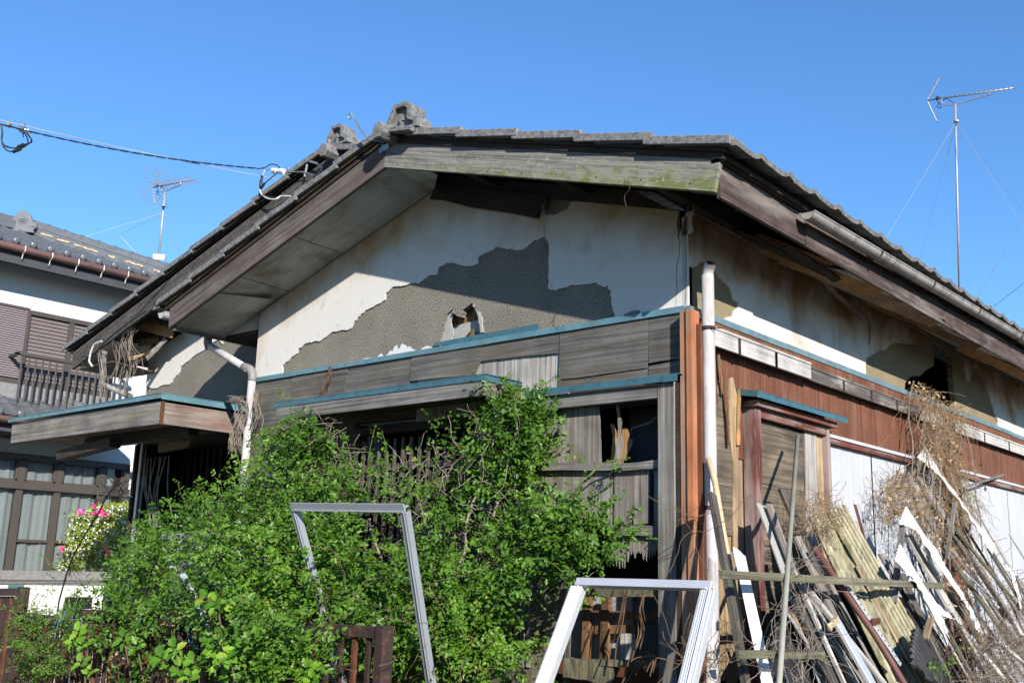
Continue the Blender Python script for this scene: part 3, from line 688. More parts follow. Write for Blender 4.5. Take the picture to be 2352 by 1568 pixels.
# open right slope: common rafters running down the slope, purlins running back
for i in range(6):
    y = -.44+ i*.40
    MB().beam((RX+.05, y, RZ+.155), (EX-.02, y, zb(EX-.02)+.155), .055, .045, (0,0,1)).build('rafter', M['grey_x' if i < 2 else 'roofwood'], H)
for xx in (-1.55, -.75, .02):
    MB().beam((xx, GY+.04, zb(xx)+.09), (xx, 1.5, zb(xx)+.09), .07, .06, (0,0,1)).build('purlin', M['roofwood'], H)
MB().beam((RX, -.02, RZ+.06), (.0, -.02, zb(0)+.06), .10, .03, (0,0,1)).build('top_plate', M['roofwood'], H)
MB().prism([F(p, -.35) for p in (R3(860,612), R3(1010,625), R3(1260,770), R3(1110,745))], (0,.015,.0)).build('loose_strut', M['grey_x'], H)
MB().beam((RX-.02, .06, RZ+.03), (RX-.02, YB, RZ+.03), .14, .07, (0,0,1)).build('ridge_beam', M['roofwood'], H)
# ---- right eave: fascia, gutter, soffit of the long side
MB().prism([(EX, GY+.032, 3.560), (EX, YB, 3.560), (EX, YB, 3.752), (EX, GY+.032, 3.752)], (-.028,0,0)).build('fascia', M['fascia'], H, .003)
MB().prism([(EX+.008, .47, 3.55), (EX+.008, YB, 3.535), (EX+.008, YB, 3.73), (EX+.008, .47, 3.73)], (-.006,0,0)).build('fascia_cover', M['fascia'], H, .002)
MB().prism([(EX+.03, GY-.0, 3.752), (EX+.03, YB, 3.752), (EX+.03, YB, 3.775), (EX+.03, GY, 3.775)], (-.07,0,0)).build('eave_batten', M['roofwood'], H)
# side soffit beyond the broken first metre
sy = [1.35, 2.3, 3.4, 4.6, 5.8, 7.0, YE]
for i in range(len(sy)-1):
    a, b = sy[i], sy[i+1]; z0 = 3.60 if i != 1 else 3.585
    MB().add([(.02,a,z0+.17), (EX-.03,a,z0+.0), (EX-.03,b,z0), (.02,b,z0+.17), (.02,a,z0+.176), (EX-.03,a,z0+.006), (EX-.03,b,z0+.006), (.02,b,z0+.176)],
       [(0,1,2,3),(7,6,5,4),(0,4,5,1),(2,6,7,3),(0,3,7,4),(1,5,6,2)]).build('soffit_sheet', M['soffit'], H)
for (a, b, c_, d_, mt) in (((.03,.75,3.77),(.45,1.9,3.60),.18,.006,'orange_wood'), ((.1,1.1,3.72),(.5,2.9,3.56),.14,.006,'light_wood'), ((.05,.5,3.76),(.3,1.5,3.62),.05,.01,'roofwood'),
        ((.10,1.7,3.70),(.08,2.5,3.55),.035,.008,'red_y'), ((.3,.7,3.66),(.35,1.35,3.58),.06,.01,'roofwood'), ((.15,2.4,3.68),(.48,3.9,3.55),.07,.008,'raw_dark'), ((.2,4.4,3.68),(.46,5.6,3.56),.12,.006,'orange_wood')):
    MB().beam(a, b, c_, d_, (1,0,.2), 8, .004).build('loose_soffit_strip', M[mt], H)
MB().tube(catmull([(.05,2.3,3.66), (.07,2.55,3.6), (.06,2.62,3.52), (.05,2.63,3.40)], 5), .006, 5).build('loose_soffit_strip', M['grey_y'], H)
MB().beam((.045,-.0,3.76), (.045,YE,3.76), .05, .02, (0,0,1)).build('wall_moulding', M['grey_y'], H)
MB().beam(F(R3(1245,780), -.03), S(R3(1700,1010), .06), .02, .025).build('wall_moulding', M['grey_y'], H) if False else None

def gutter(p0, p1, r, mat, name='gutter', parent=H, cap0=True):
    p0, p1 = Vector(p0), Vector(p1); t = (p1-p0).normalized(); sd = t.cross(Vector((0,0,1))).normalized(); up_ = Vector((0,0,1))
    vs = []; fs = []; n = 12
    for rr in (r, r-.003):
        for p in (p0, p1):
            for j in range(n+1):
                a = math.pi*j/n; vs.append(p + sd*(math.cos(a)*rr) - up_*(math.sin(a)*rr))
    k = n+1
    for j in range(n):
        fs += [[j, j+1, k+j+1, k+j], [2*k+j+1, 2*k+j, 3*k+j, 3*k+j+1], [j, 2*k+j, 2*k+j+1, j+1], [k+j+1, 3*k+j+1, 3*k+j, k+j]]
    fs += [[0, k, 3*k, 2*k], [n, 2*k+n, 3*k+n, k+n]]
    if cap0: fs.append(list(range(k)))
    mb = MB().add(vs, fs); mb.tube([p0+sd*r, p1+sd*r], .006, 6); mb.tube([p0-sd*r, p1-sd*r], .006, 6)
    return mb.build(name, M[mat], parent)
gu0, gu1 = Vector((.625, .33, 3.712)), Vector((.625, 9.3, 3.86))
ga = gutter(gu0, gu0.lerp(gu1, .49), .046, 'gutterpvc'); gutter(gu0.lerp(gu1, .475), gu1, .050, 'gutterpvc')
MB().tube([gu0+Vector((0,.16,-.0)), gu0+Vector((0,.17,0))], .058, 12).build('gutter_joint', M['pvc_dark'], H) if False else None
for y in (1.35, 2.35, 3.4, 4.6, 5.8):
    z = 3.712+.148*(y-.33)/8.97
    pts = [(.56,y,z-.035)] + [(.625+.055*math.cos(a), y, z+.055*math.sin(a)) for a in np.linspace(math.pi*1.08, math.pi*2, 8)]
    MB().tube(pts, .005, 5).tube([(.548,y,z-.05), (.58,y+.0,z-.05), (.58,y,z-.02)], .006, 5).build('gutter_bracket', M['rust'], H)
# short stub of gutter at the left eave of the front gable
gutter((-5.02,-.60,3.72), (-5.02,-.05,3.71), .055, 'pvc')

# ---- tiles
def rollprof(t, p=.33):                         # S-shaped pantile profile
    u = (t/p) % 1.0
    return .030*math.exp(-((u-.82)/.11)**2) + .006*math.cos(2*math.pi*u)
def tile_slope(name, org, along, down, n_al, L_dn, pitch, course, mat, parent, step=.022, th=.026, keep=None, amp=.62):
    along, down = Vector(along).normalized(), Vector(down).normalized(); nn = along.cross(down).normalized()
    if nn.z < 0: nn = -nn
    org = Vector(org); k = 10; mb = MB(); W = n_al*pitch; nc = int(math.ceil(L_dn/course))
    for c in range(nc):
        s0, s1 = c*course, min(L_dn, (c+1)*course+.03)
        for i in range(n_al):
            t0 = i*pitch; ok = True
            if keep: ok = keep(t0+pitch/2, (s0+s1)/2)
            if not ok: continue
            tops = []; jz = random.uniform(-.003,.003)
            for q in range(k+1):
                t = t0+pitch*q/k; h = rollprof(t, pitch)*amp*pitch/.33 + jz if q < k else rollprof(t0+pitch*.9999, pitch)*amp*pitch/.33 + jz
                for s_, lift in ((s0, 0), (s1, step)):
                    b0 = org + along*t + down*s_
                    tops.append(b0 + nn*(h+lift+th)); tops.append(b0 + nn*(h+lift if lift else h))
            vs = tops; fs = []
            for q in range(k):
                a = q*4; b = a+4
                fs += [[a, a+2, b+2, b], [a+2, a+3, b+3, b+2], [a+1, b+1, b+3, a+3]]
            fs += [[0,1,3,2], [k*4, k*4+2, k*4+3, k*4+1]]
            mb.add(vs, fs)
    return mb.build(name, M[mat], parent)
dn = Vector((1,0,-SL)).normalized(); dl = Vector((-1,0,-SL)).normalized()
tile_slope('roof_tiles', (RX-.0, GY-.04, RZ+.235), (0,1,0), dn, 30, 2.84/math.cos(math.atan(SL)), .333, .5, 'tile', H)
tile_slope('roof_tiles', (RX+.0, GY-.04, RZ+.235), (0,1,0), dl, 3, 3.0/math.cos(math.atan(SL))-.02, .333, .5, 'tile', H)
# verge tiles: hooked edge pieces, each lapping over the next one down
def verge(x0, sgn, n, y, zf, L=.50, parent=H, w=.16, h0=.248):
    for i in range(n):
        a = x0 + sgn*L*(i) ; b = x0 + sgn*L*(i+1) + sgn*.05
        lift0, lift1 = .0, .026
        v = []
        for x_, lf in ((a, lift0), (b, lift1)):
            z = zf(x_) + h0 + lf
            v += [(x_, y, z-.012), (x_, y, z+.040), (x_, y+w, z+.045), (x_, y+w, z+.015), (x_, y+.022, z+.012), (x_, y+.022, z-.012)]
        j = random.uniform(-.003,.003); v = [(p[0], p[1]+j, p[2]+j) for p in v]
        MB().add(v, [[0,1,7,6],[1,2,8,7],[2,3,9,8],[3,4,10,9],[4,5,11,10],[5,0,6,11],[5,4,3,2,1,0],[6,7,8,9,10,11]]).build('verge_tile', M['tile'], parent, .004)
verge(RX+.27, 1, 5, GY-.062, zb); verge(RX, 1, 1, GY-.058, zb, .26)
verge(RX, -1, 6, GY-.062, zb, .475)
# rear gable roof
GY2 = -.05
barge(-3.5, -7.80, zb2, GY2, .24, .03, 'barge2', .02)
MB().prism([(-3.5,GY2,4.795), (-2.3,GY2,zb2(-2.3)), (-2.3,GY2,zb2(-2.3)+.24), (-3.5,GY2,5.035)], (0,.03,0)).build('bargeboard', M['barge2'], H)
slab([(-3.5,GY2,4.99), (-7.86,GY2,zb2(-7.86)+.195), (-7.86,YB,zb2(-7.86)+.195), (-3.5,YB,4.99)], .03, 'roof_deck', 'roofwood')
slab([(-3.5,GY2,4.99), (RX,GY2,zb2(RX)+.195), (RX,YB,zb2(RX)+.195), (-3.5,YB,4.99)], .03, 'roof_deck', 'roofwood')
tr = MB()
tr.prism([(-3.5,GY2-.03,5.03), (-7.9,GY2-.03,zb2(-7.9)+.235), (-7.9,GY2-.03,zb2(-7.9)+.253), (-3.5,GY2-.03,5.05)], (0,.06,0)); tr.build('verge_trim', M['roofwood'], H)
dl2 = Vector((-1,0,-.28)).normalized()
tile_slope('roof_tiles', (-3.5, GY2-.04, 5.04), (0,1,0), dl2, 28, 4.55, .333, .5, 'tile', H)
tile_slope('roof_tiles', (-3.5, GY2-.04, 5.035), (0,1,0), dn, 28, 1.45, .333, .5, 'tile', H)
verge(-3.5, -1, 9, GY2-.062, zb2, .49, H, .16, .25)
verge(-3.5, 1, 3, GY2-.062, zb2, .45, H, .16, .25)
# ridge rolls and end ornaments
def ridge(x, z, y0, y1, r=.085):
    k = int((y1-y0)/.4)
    for i in range(min(k, 3) if True else k):
        pass
    mb = MB(); seg = 10; L = (y1-y0)/k
    for i in range(k):
        a, b = y0+i*L, y0+(i+1)*L+.02; vs = []
        for yy, rr in ((a, r), (b, r*.93)):
            for j in range(seg+1):
                t = math.pi*j/seg; vs.append((x+math.cos(t)*rr, yy, z+math.sin(t)*rr))
        fs = [[j, j+1, seg+2+j, seg+1+j] for j in range(seg)] + [list(range(seg+1))]
        mb.add(vs, fs)
    return mb.build('ridge_tiles', M['tile'], H)
ridge(RX, RZ+.30, GY+.10, .3, .06); ridge(-3.5, 5.06, GY2+.2, YB, .06)
MB().box(RX-.08, RX+.08, GY+.10, .3, RZ+.22, RZ+.30).build('ridge_course', M['tile'], H)
MB().box(-3.58, -3.42, GY2+.18, YB, 5.0, 5.06).build('ridge_course', M['tile'], H)
def ornament(cx, y, z, s=1.0):
    """ridge-end tile: stepped outline with a sunk stepped panel and a small arrow in it"""
    out = [(-.16,0),(-.16,.13),(-.07,.27),(.07,.27),(.16,.20),(.155,.12),(.23,.085),(.23,0)]
    inn = [(-.115,.03),(-.115,.12),(-.055,.225),(.05,.225),(.09,.195),(.09,.10),(.17,.055),(.17,.03)]
    T = lambda L, yy: [(cx+p[0]*s, yy, z+p[1]*s) for p in L]
    o = MB().prism(T(out, y), (0,.11,0), [T(inn, y)][:0]).build('ridge_ornament', M['tile'], H, .006)
    rim = MB().prism(T(out, y-.035), (0,.035,0), [T(inn, y-.035)]).build('ornament_rim', M['tile'], o, .004)
    ar = [(-.012,.03),(-.012,.11),(-.04,.11),(.0,.165),(.03,.11),(.014,.11),(.014,.03)]
    MB().prism(T(ar, y-.018), (0,.018,0)).build('ornament_relief', M['tile'], o)
    return o
ornament(RX+.20, GY-.03, RZ+.195, .84)
ornament(-3.36, GY2-.03, 5.03, .72)
# faceted cap tile sticking out at the peak
def cap(x, y, z, r=.10):
    vs = []; n = 8
    for yy in (y, y+.24):
        for j in range(n):
            a = 2*math.pi*(j+.5)/n; vs.append((x+math.cos(a)*r, yy, z+math.sin(a)*r))
    return MB().add(vs, [list(range(n)), list(range(n, 2*n))[::-1]] + [[j, (j+1) % n, n+(j+1) % n, n+j] for j in range(n)]).build('cap_tile', M['tile'], H, .005)
c1_ = F(R2(998,330), GY-.17); cap(c1_.x, GY-.17, c1_.z, .062); c2_ = F(R2(568,486), GY2-.16); cap(c2_.x, GY2-.16, c2_.z, .062)
MB().beam(F(R2(1060,345), GY-.09), F(R2(1270,322), GY-.09), .035, .05, (0,0,1)).build('cap_tile', M['tile'], H, .004)
# hook bracket with an eye at the peak, its plate on the board
hk = catmull([F(R2(1050,435), GY-.02), F(R2(930,400), GY-.10), F(R2(880,350), GY-.12), F(R2(840,280), GY-.12), F(R2(822,255), GY-.12)], 6)
hb = MB()
for i in range(len(hk)-1): hb.beam(hk[i], hk[i+1], .022, .006, (0,1,0))
c = F(R2(783,228), GY-.12); hb.tube([c + Vector((math.cos(a)*.020, 0, math.sin(a)*.020)) for a in np.linspace(0, 2*math.pi, 13)], .005, 6)
hb.tube([F(R2(805,215), GY-.12), F(R2(815,255), GY-.12)], .006, 6)
hb.build('hook_bracket', M['steel'], H)
MB().prism([F(p, GY-.012) for p in (R2(1030,450), R2(1085,440), R2(1088,480), R2(1040,500))], (0,.012,0)).prism([F(p, GY-.008) for p in (R2(1010,478), R2(1035,465), R2(1035,508), R2(1012,520))], (0,.006,0)).build('bracket_plate', M['steel'], H)

# ---- rear gable wall, its broken eave, and what is behind it
W2 = .5
wl = F((341,850), W2).x
MB().prism([(wl,W2,2.9), (-4.3,W2,2.9), (-4.3,W2,4.5), (wl,W2,zb2(wl))], (0,.05,0)).build('mortar_wall', M['mortar'], H)
p2 = jag([R5(1262,955), R5(1300,968), R5(1345,965), R5(1390,940), R5(1450,935), R5(1490,880), R5(1530,830), R5(1545,780), R5(1600,740), R5(1640,705), R5(1700,665), R5(1760,632), R5(1790,600), R5(1830,570), R5(1870,548), R5(1900,590), R5(1915,560)], 1.2, 5)
q2 = [F(p, W2-.012) for p in p2]
MB().prism([Vector((wl,W2-.012,q2[0].z))] + q2 + [Vector((-4.3,W2-.012,q2[-1].z+.2)), Vector((-4.3,W2-.012,4.5)), Vector((wl,W2-.012,zb2(wl)))], (0,.012,0)).build('plaster_wall', M['plaster_2'], H)
MB().box(wl, wl+.05, W2+.05, 6, 0, zb2(wl)).build('rear_side_wall', M['plaster_2'], H)
# broken soffit of the rear gable
MB().prism([(-7.75,GY2+.03,zb2(-7.75)+.02), (-7.0,GY2+.03,zb2(-7.0)+.0), (-6.9,W2,zb2(-6.9)-.02), (-7.75,W2,zb2(-7.75)+.02)], (0,0,.01)).build('soffit_sheet', M['soffit'], H)
MB().prism([(-7.72,GY2+.03,3.60), (-6.95,GY2+.03,3.60), (-6.95,W2,3.56), (-7.72,W2,3.58)], (0,0,-.01)).build('soffit_sheet', M['ply_door'], H)
for a, b, w_, mt in ((R5(1120,410), R5(1480,500), .10, 'orange_wood'), (R5(1090,590), R5(1350,555), .07, 'raw_dark'), (R5(1110,720), R5(1290,600), .09, 'light_wood'), (R5(1260,715), R5(1420,545), .05, 'board'), (R5(880,650), R5(1100,665), .06, 'light_wood'),
        (R5(1150,770), R5(1330,620), .05, 'roofwood'), (R5(1180,380), R5(1420,440), .05, 'raw_dark'), (R5(1080,800), R5(1270,690), .05, 'board_dark')):
    MB().beam(F(a, .22), F(b, .30), w_, .02, (0,0,1), 6, .006).build('loose_soffit_slat', M[mt], H)
MB().beam(F(R5(1090,390), .1), F(R5(1090,640), .35), .5, .02, (1,0,0)).build('eave_gap_backing', M['dark'], H) if False else None

# ---- entrance canopy
CY, CX, CZ = -.43, -5.15, 3.03
cxl = F(R5(95,1270), CY).x
cf = MB(); cf.box(cxl, CX+.036, CY-.04, W2-.02, CZ-.004, CZ+.002); cf.box(cxl, CX+.03, CY-.034, CY-.028, CZ-.045, CZ-.004); cf.box(CX+.026, CX+.032, CY-.028, W2-.05, CZ-.055, CZ-.004)
cf.build('canopy_flashing', M['cyan_old'], H)
MB().prism([(cxl+.05,CY,CZ-.27), (CX,CY,CZ-.27), (CX,CY,CZ-.062), (cxl+.03,CY,CZ-.062)], (0,.03,0)).build('canopy_fascia', M['canopy'], H, .003)
MB().prism([(CX,CY+.031,CZ-.27), (CX,W2-.01,CZ-.27), (CX,W2-.01,CZ-.076), (CX,CY+.031,CZ-.076)], (-.03,0,0)).build('canopy_fascia', M['canopy_y'], H, .003)
MB().box(CX-.010, CX+.006, CY-.005, CY+.028, CZ-.275, CZ-.07).build('corner_strap', M['rust'], H)
MB().box(cxl+.06, CX-.031, CY+.03, W2-.01, CZ-.22, CZ-.21).build('canopy_soffit', M['ply_door'], H)
MB().prism([F(p, -.28) for p in (R5(480,1500), R5(938,1385), R5(935,1465), R5(478,1580))], (0,.12,0)).build('canopy_beam', M['roofwood'], H, .004)
MB().box(-7.3, -5.3, -.05, .06, CZ-.33, CZ-.23).build('canopy_beam', M['roofwood'], H)
MB().prism([F(p, .1) for p in (R5(1350,1440), R5(1420,1420), R5(1640,1412), R5(1600,1470), R5(1350,1515))], (0,.05,0)).build('canopy_lamp_board', M['yellowbox'], H)
# dark porch below: back wall, lattice door, corner column, grey panel
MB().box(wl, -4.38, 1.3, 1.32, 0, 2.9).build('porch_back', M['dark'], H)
MB().box(wl, -4.38, .46, 1.3, 2.78, 2.80).build('porch_ceiling', M['roofwood'], H)
MB().box(wl+.05, wl+.07, W2+.05, 6, 0, 2.9).build('porch_shade_panel', M['dark'], H)  # black sheet added over the sunlit inner wall so the recess looks shaded
MB().box(wl-.02, wl+.02, .45, .55, 0, 2.78).build('porch_column', M['roofwood'], H)
MB().box(wl+.10, wl+.14, .45, .47, .6, 2.78).build('porch_column', M['alu'], H)
MB().prism([F(p, 1.1) for p in (L1(1530,150), L1(1815,130), L1(1815,300), L1(1540,300))], (0,.02,0)).build('porch_panel', M['scratch'], H)
pb = MB()
for i in range(10):
    x = wl+.2+i*.12; pb.box(x, x+.02, .9, .92, .5, 2.75)
pb.build('porch_lattice', M['roofwood'], H)
for i in range(9):
    x = wl+.25+random.random()*.5; a = Vector((x, .42, 2.62)); b = a+Vector((random.uniform(.0,.5), -.05, -random.uniform(.5,.95)))
    mid = (a+b)/2+Vector((-.08,0,0))
    MB().tube(catmull([a, mid, b], 6), .007, 4).build('hanging_strip', M['grey_z'], H)

# ---- downpipes
def pipe(name, pts, r, mat, parent=H, n=16): return MB().tube(pts, r, n).build(name, M[mat], parent, smooth=True)
dz_ = [R5(1775,540), R5(1775,590), R5(1830,640), R5(2130,800), R5(2160,850)]
a0 = Vector((-4.62,-.16,3.60)); P1 = F(R5(1775,595), -.13); P2 = F(R5(2130,810), -.10); P3 = F(R5(2160,855), -.10)
d1 = MB().tube([Vector((P1.x,-.13,3.62)), Vector((P1.x,-.13,P1.z+.02)), P1+Vector((.03,0,-.03))], .038, 14).build('pipe_elbow', M['pvc_dark'], H, smooth=True)
pipe('downpipe', [P1+Vector((.0,0,.0)), P2], .033, 'pvc')
MB().tube(catmull([P2+(P1-P2)*.12, P2+Vector((.02,0,-.0)), Vector((P3.x,-.10,P3.z-.01)), Vector((P3.x,-.10,P3.z-.05))], 4), .037, 14).build('pipe_elbow', M['pvc_dark'], H, smooth=True)
pipe('downpipe', [Vector((P3.x,-.10,P3.z-.02)), Vector((P3.x,-.10,0))], .034, 'pvc')
for z in (2.72, 1.2): MB().tube([Vector((P3.x,-.10,z)), Vector((P3.x,-.10,z+.02))], .038, 14).tube([Vector((P3.x+.03,-.10,z+.01)), Vector((P3.x+.03,.0,z+.01))], .006, 6).build('pipe_clamp', M['steel'], H)
# second short diagonal pipe at the far left eave
Q1, Q2 = F(R5(870,930), .0), F(R5(1120,1040), .2)
pipe('downpipe', [Q1+Vector((-.03,0,.35)), Q1, Q2], .034, 'pvc_dark')
# corner pipe on the right with its open elbow on top
PX, PYY, PR = .150, -.020, .034
pt = 3.32
body = MB().tube([(PX,PYY,0), (PX,PYY,pt)], PR+.002, 20); body.build('downpipe', M['pvc'], H, smooth=True)
el_ = []
for i in range(7):
    a = i/6*R(62); el_.append(Vector((PX+.075*(1-math.cos(a))*.80, PYY-.075*(1-math.cos(a))*.55, pt-.01+.075*math.sin(a))))
el_.append(el_[-1]+(el_[-1]-el_[-2])*.9)
eb = MB().tube(el_, PR-.001, 20, cap=False); eb.tube([p*1 for p in el_], PR-.005, 20, cap=False); eb.build('pipe_elbow', M['pvc'], H, smooth=True)
MB().tube([el_[-3], el_[-2]+(el_[-1]-el_[-2])*.2], PR-.0055, 20).build('pipe_bore', M['rust'], H, smooth=True)
for z, mt in ((2.985,'rustdark'), (1.95,'rust')):
    MB().tube([(PX,PYY,z), (PX,PYY,z+.022)], PR+.006, 16).tube([(PX-.03,PYY-.02,z+.01), (PX-.16,PYY-.055,z+.012)], .005, 6).tube([(PX+.02,PYY-.03,z+.008), (PX+.10,PYY-.02,z-.003)], .003, 6).build('pipe_clamp', M[mt], H)

# ---- side wall, lower part
# painted rail with brackets
def railseg(y0, y1, mat, x1=.10, z0=2.945, z1=3.03, gaps=()):
    mb = MB().box(x1-.02, x1, y0, y1, z0, z1); mb.box(.012, x1+.006, y0, y1, z1, z1+.018); o = mb.build('shutter_rail', M[mat], H, .003)
    for g in gaps: MB().box(x1+.0005, x1+.006, g-.012, g+.012, z0-.004, z1-.002).build('rail_bracket', M['rustdark'], o)
yw = S(R8(530,860), .10).y
railseg(.045, yw, 'whitewood_y', .10, 2.93, 3.03, [S(R7(1938,650), .10).y, S(R7(2252,760), .10).y, S(R8(228,760), .10).y])
railseg(yw+.02, S(R8(1455,1260), .08).y, 'greyrail_y', .08, 2.93, 3.015, [S(R8(805,980), .08).y, S(R8(1042,1060), .08).y, S(R8(1260,1140), .08).y])
railseg(S(R8(1470,1260), .08).y, 4.15, 'whitewood_y', .075, 2.92, 3.005)
railseg(4.5, YE, 'whitewood_y', .08, 2.92, 3.01, [5.3, 6.1])
MB().box(.013, .035, .0, YE, 3.05, 3.108).build('side_batten', M['redplank'], H)
MB().box(.09, .105, .0, .05, 2.93, 3.06).build('rail_end_block', M['whitewood_y'], H, .004)
MB().beam((.06,-.02,3.085), (.14,.03,3.065), .03, .05).build('rail_end_block', M['whitewood_y'], H, .003)
# red-brown vertical planking
rp = MB(); y = .05
while y < YE:
    w_ = random.choice([.07,.09,.11,.13]); zlo = 2.35 if y > 1.6 else (2.60 if y > .75 else 2.30)
    rp.box(.0, .018+random.uniform(-.003,.004), y+.002, y+w_, zlo+random.uniform(-.01,.01), 3.05); y += w_
rp.build('red_planking', M['redplank'], H)
MB().box(-.01, .010, .05, .62, 1.0, 2.95).build('bare_board_wall', M['light_wood'], H)
for (a, b, c_, mt) in ((R7(1700,700), R7(1740,1210), .05, 'redplank'), (R7(1800,880), R7(1850,1560), .03, 'redplank'), (R7(1760,780), R7(1800,1130), .018, 'raw_dark'), (R7(1935,1090), R7(1935,1560), .03, 'orange_wood')):
    MB().beam(S(a, .045), S(b, .055), c_, .008, (0,1,0), 6, .004).build('hanging_plank', M[mt], H)
lwb = MB()
MB().prism([S(p, .03) for p in jag([R7(1735,1080), R7(1800,1000), R7(1900,1000), R7(1900,1560), L3(1590,10), L3(1585,525), L3(1440,500), L3(1430,20)], .6, 9, True)], (-.01,0,0)).build('bare_plywood', M['ply_door'], H)
MB().prism([S(p, .04) for p in jag([R7(1850,990), R7(1885,980), R7(1925,1150), R7(1935,1567), L3(1605,10), L3(1605,620), L3(1575,620), L3(1575,10), R7(1860,1500)], .5, 8, True)], (-.008,0,0)).build('bare_plywood', M['light_wood'], H)
MB().prism([S(p, .02) for p in jag([L3(1500,520), L3(1600,525), L3(1600,1568), L3(1530,1568)], .5, 8, True)], (-.008,0,0)).build('bare_plywood', M['light_wood'], H)
# door case with turquoise hood
DX = .112
dy0, dy1 = .60, S(R8(700,1500), .112).y
hd = MB(); HA, HBk = dy0-.09, dy1+.13
hd.prism([(.02, HA+.02, 2.730), (.02, HBk-.02, 2.730), (DX+.075, HBk, 2.700), (DX+.075, HA, 2.700)], (0,0,.004))
hd.beam((DX+.070, HA, 2.682), (DX+.070, HBk, 2.682), .034, .004, (0,0,1), 10, .002); hd.beam((.02, HA+.018, 2.712), (DX+.07, HA, 2.684), .034, .004, (0,0,1), 3, .001)
hd.build('hood_flashing', M['cyan'], H)
MB().box(.02, DX+.03, dy0-.02, dy1+.05, 2.625, 2.664).build('hood_board', M['red_y'], H)
yA = dy0+.075
MB().box(.02, DX, dy0, yA, .0, 2.625).build('door_post', M['red_z'], H, .004)
MB().box(.06, DX-.008, yA, dy1-.04, 2.565, 2.625).build('door_head', M['red_y'], H, .003)
MB().box(.06, DX-.004, dy1-.04, dy1, .0, 2.62).build('door_post', M['red_z'], H, .003)
yB, yC, yD = S(L4(590,100), DX-.03).y, S(L4(675,100), DX-.03).y, S(L4(730,100), DX-.03).y
zz = [0, 1.05, 1.45, 1.78, 2.16, 2.565]
for i in range(5):
    MB().beam((DX-.04-.004*i, yA, (zz[i]+zz[i+1])/2), (DX-.04-.004*i, yB-.01, (zz[i]+zz[i+1])/2-.01), (zz[i+1]-zz[i])-.006, .01, (0,0,1), 6, .003).build('door_sheet', M['ply_door'], H)
MB().beam((DX-.05, (yB+yC)/2, .2), (DX-.05, (yB+yC)/2, 2.56), yC-yB-.004, .012, (0,1,0), 8, .003).build('door_board', M['board_white'], H)
MB().beam((DX-.055, (yC+yD)/2, .2), (DX-.055, (yC+yD)/2, 2.56), yD-yC-.004, .012, (0,1,0), 8, .003).build('door_board', M['light_wood'], H)
MB().box(DX-.09, DX-.07, yA, dy1, .0, 2.56).build('door_backing', M['dark'], H)
# white sheets and the two rails above them
ya, yb_ = dy1+.01, S(R8(1480,1600), .06).y
for (a, b) in ((ya, 4.02), (4.55, YE)):
    MB().box(.02, .085, a, b, 2.52, 2.56).build('sheet_rail', M['red_y'], H, .003)
    MB().box(.02, .095, a, b, 2.562, 2.585).build('sheet_flashing', M['panelwhite'], H)
def corr(name, p0, ax_w, ax_l, W, L, nn, amp, pitch, mat, parent, th=.004, fold=0, clip=None, prof='sin', droop=0):
    """corrugated sheet: p0 corner, width axis, length axis, normal"""
    p0, ax_w, ax_l, nn = Vector(p0), Vector(ax_w).normalized(), Vector(ax_l).normalized(), Vector(nn).normalized()
    nx = max(4, int(W/pitch*8)); ny = 14; vs = []; fs = []
    for s_ in (0, 1):
        for j in range(ny+1):
            for i in range(nx+1):
                u = i/nx; v = j/ny; tt = W*u
                if clip: a_, b_ = clip(v); tt = W*(a_+(b_-a_)*u)
                ph = 2*math.pi*tt/pitch
                h = math.sin(ph)*amp if prof == 'sin' else amp*(math.exp(-(((tt/pitch) % 1-.3)/.05)**2)+.7*math.exp(-(((tt/pitch) % 1-.42)/.04)**2) + .25*math.sin(tt*9))
                h += fold*math.sin(v*math.pi*.5)*(tt/W-.5)**2*4 - droop*v*v
                vs.append(p0 + ax_w*tt + ax_l*(L*v) + nn*(h + s_*th))
    r = nx+1; k = r*(ny+1)
    for j in range(ny):
        for i in range(nx):
            a = j*r+i; fs.append([a, a+1, a+r+1, a+r]); fs.append([k+a+1, k+a, k+a+r, k+a+r+1])
    for i in range(nx): fs += [[i+1, i, k+i, k+i+1], [ny*r+i, ny*r+i+1, k+ny*r+i+1, k+ny*r+i]]
    for j in range(ny): fs += [[j*r, (j+1)*r, k+(j+1)*r, k+j*r], [(j+1)*r+nx, j*r+nx, k+j*r+nx, k+(j+1)*r+nx]]
    o = MB().add(vs, fs).build(name, M[mat], parent); return o
ps = S(R5(0,0), 0)
ysm = S(L5(130,30), .05).y
corr('white_sheet', (.045, ya, .3), (0,1,0), (0,0,1), ysm-ya-.01, 2.22, (1,0,0), .003, .20, 'panelwhite', H, prof='flat')
corr('white_sheet', (.045, ysm, .3), (0,1,0), (0,0,1), 4.0-ysm, 2.22, (1,0,0), .003, .20, 'panelwhite', H, prof='flat')
corr('white_sheet', (.045, 4.62, .3), (0,1,0), (0,0,1), YE-4.62, 2.22, (1,0,0), .003, .22, 'panelwhite', H, prof='flat')
MB().box(.046, .054, ysm-.012, ysm+.002, .3, 2.52).build('sheet_seam', M['dark'], H)
MB().box(.046, .052, 3.3, 3.31, .3, 2.52).box(.046, .052, 6.0, 6.012, .3, 2.52).build('sheet_seam', M['dark'], H)
MB().box(-.02, .03, 1.5, YE, 0, 2.6).build('side_core', M['redplank'], H)
MB().box(-.02, .06, 4.02, 4.14, 0, 3.0).build('side_post', M['red_z'], H)
MB().box(-.05, -.02, 0, YE, 0, 2.9).build('side_core', M['dark'], H)
MB().box(-4.35, -.05, .05, .09, 2.66, 2.9).build('side_core', M['dark'], H) if False else None
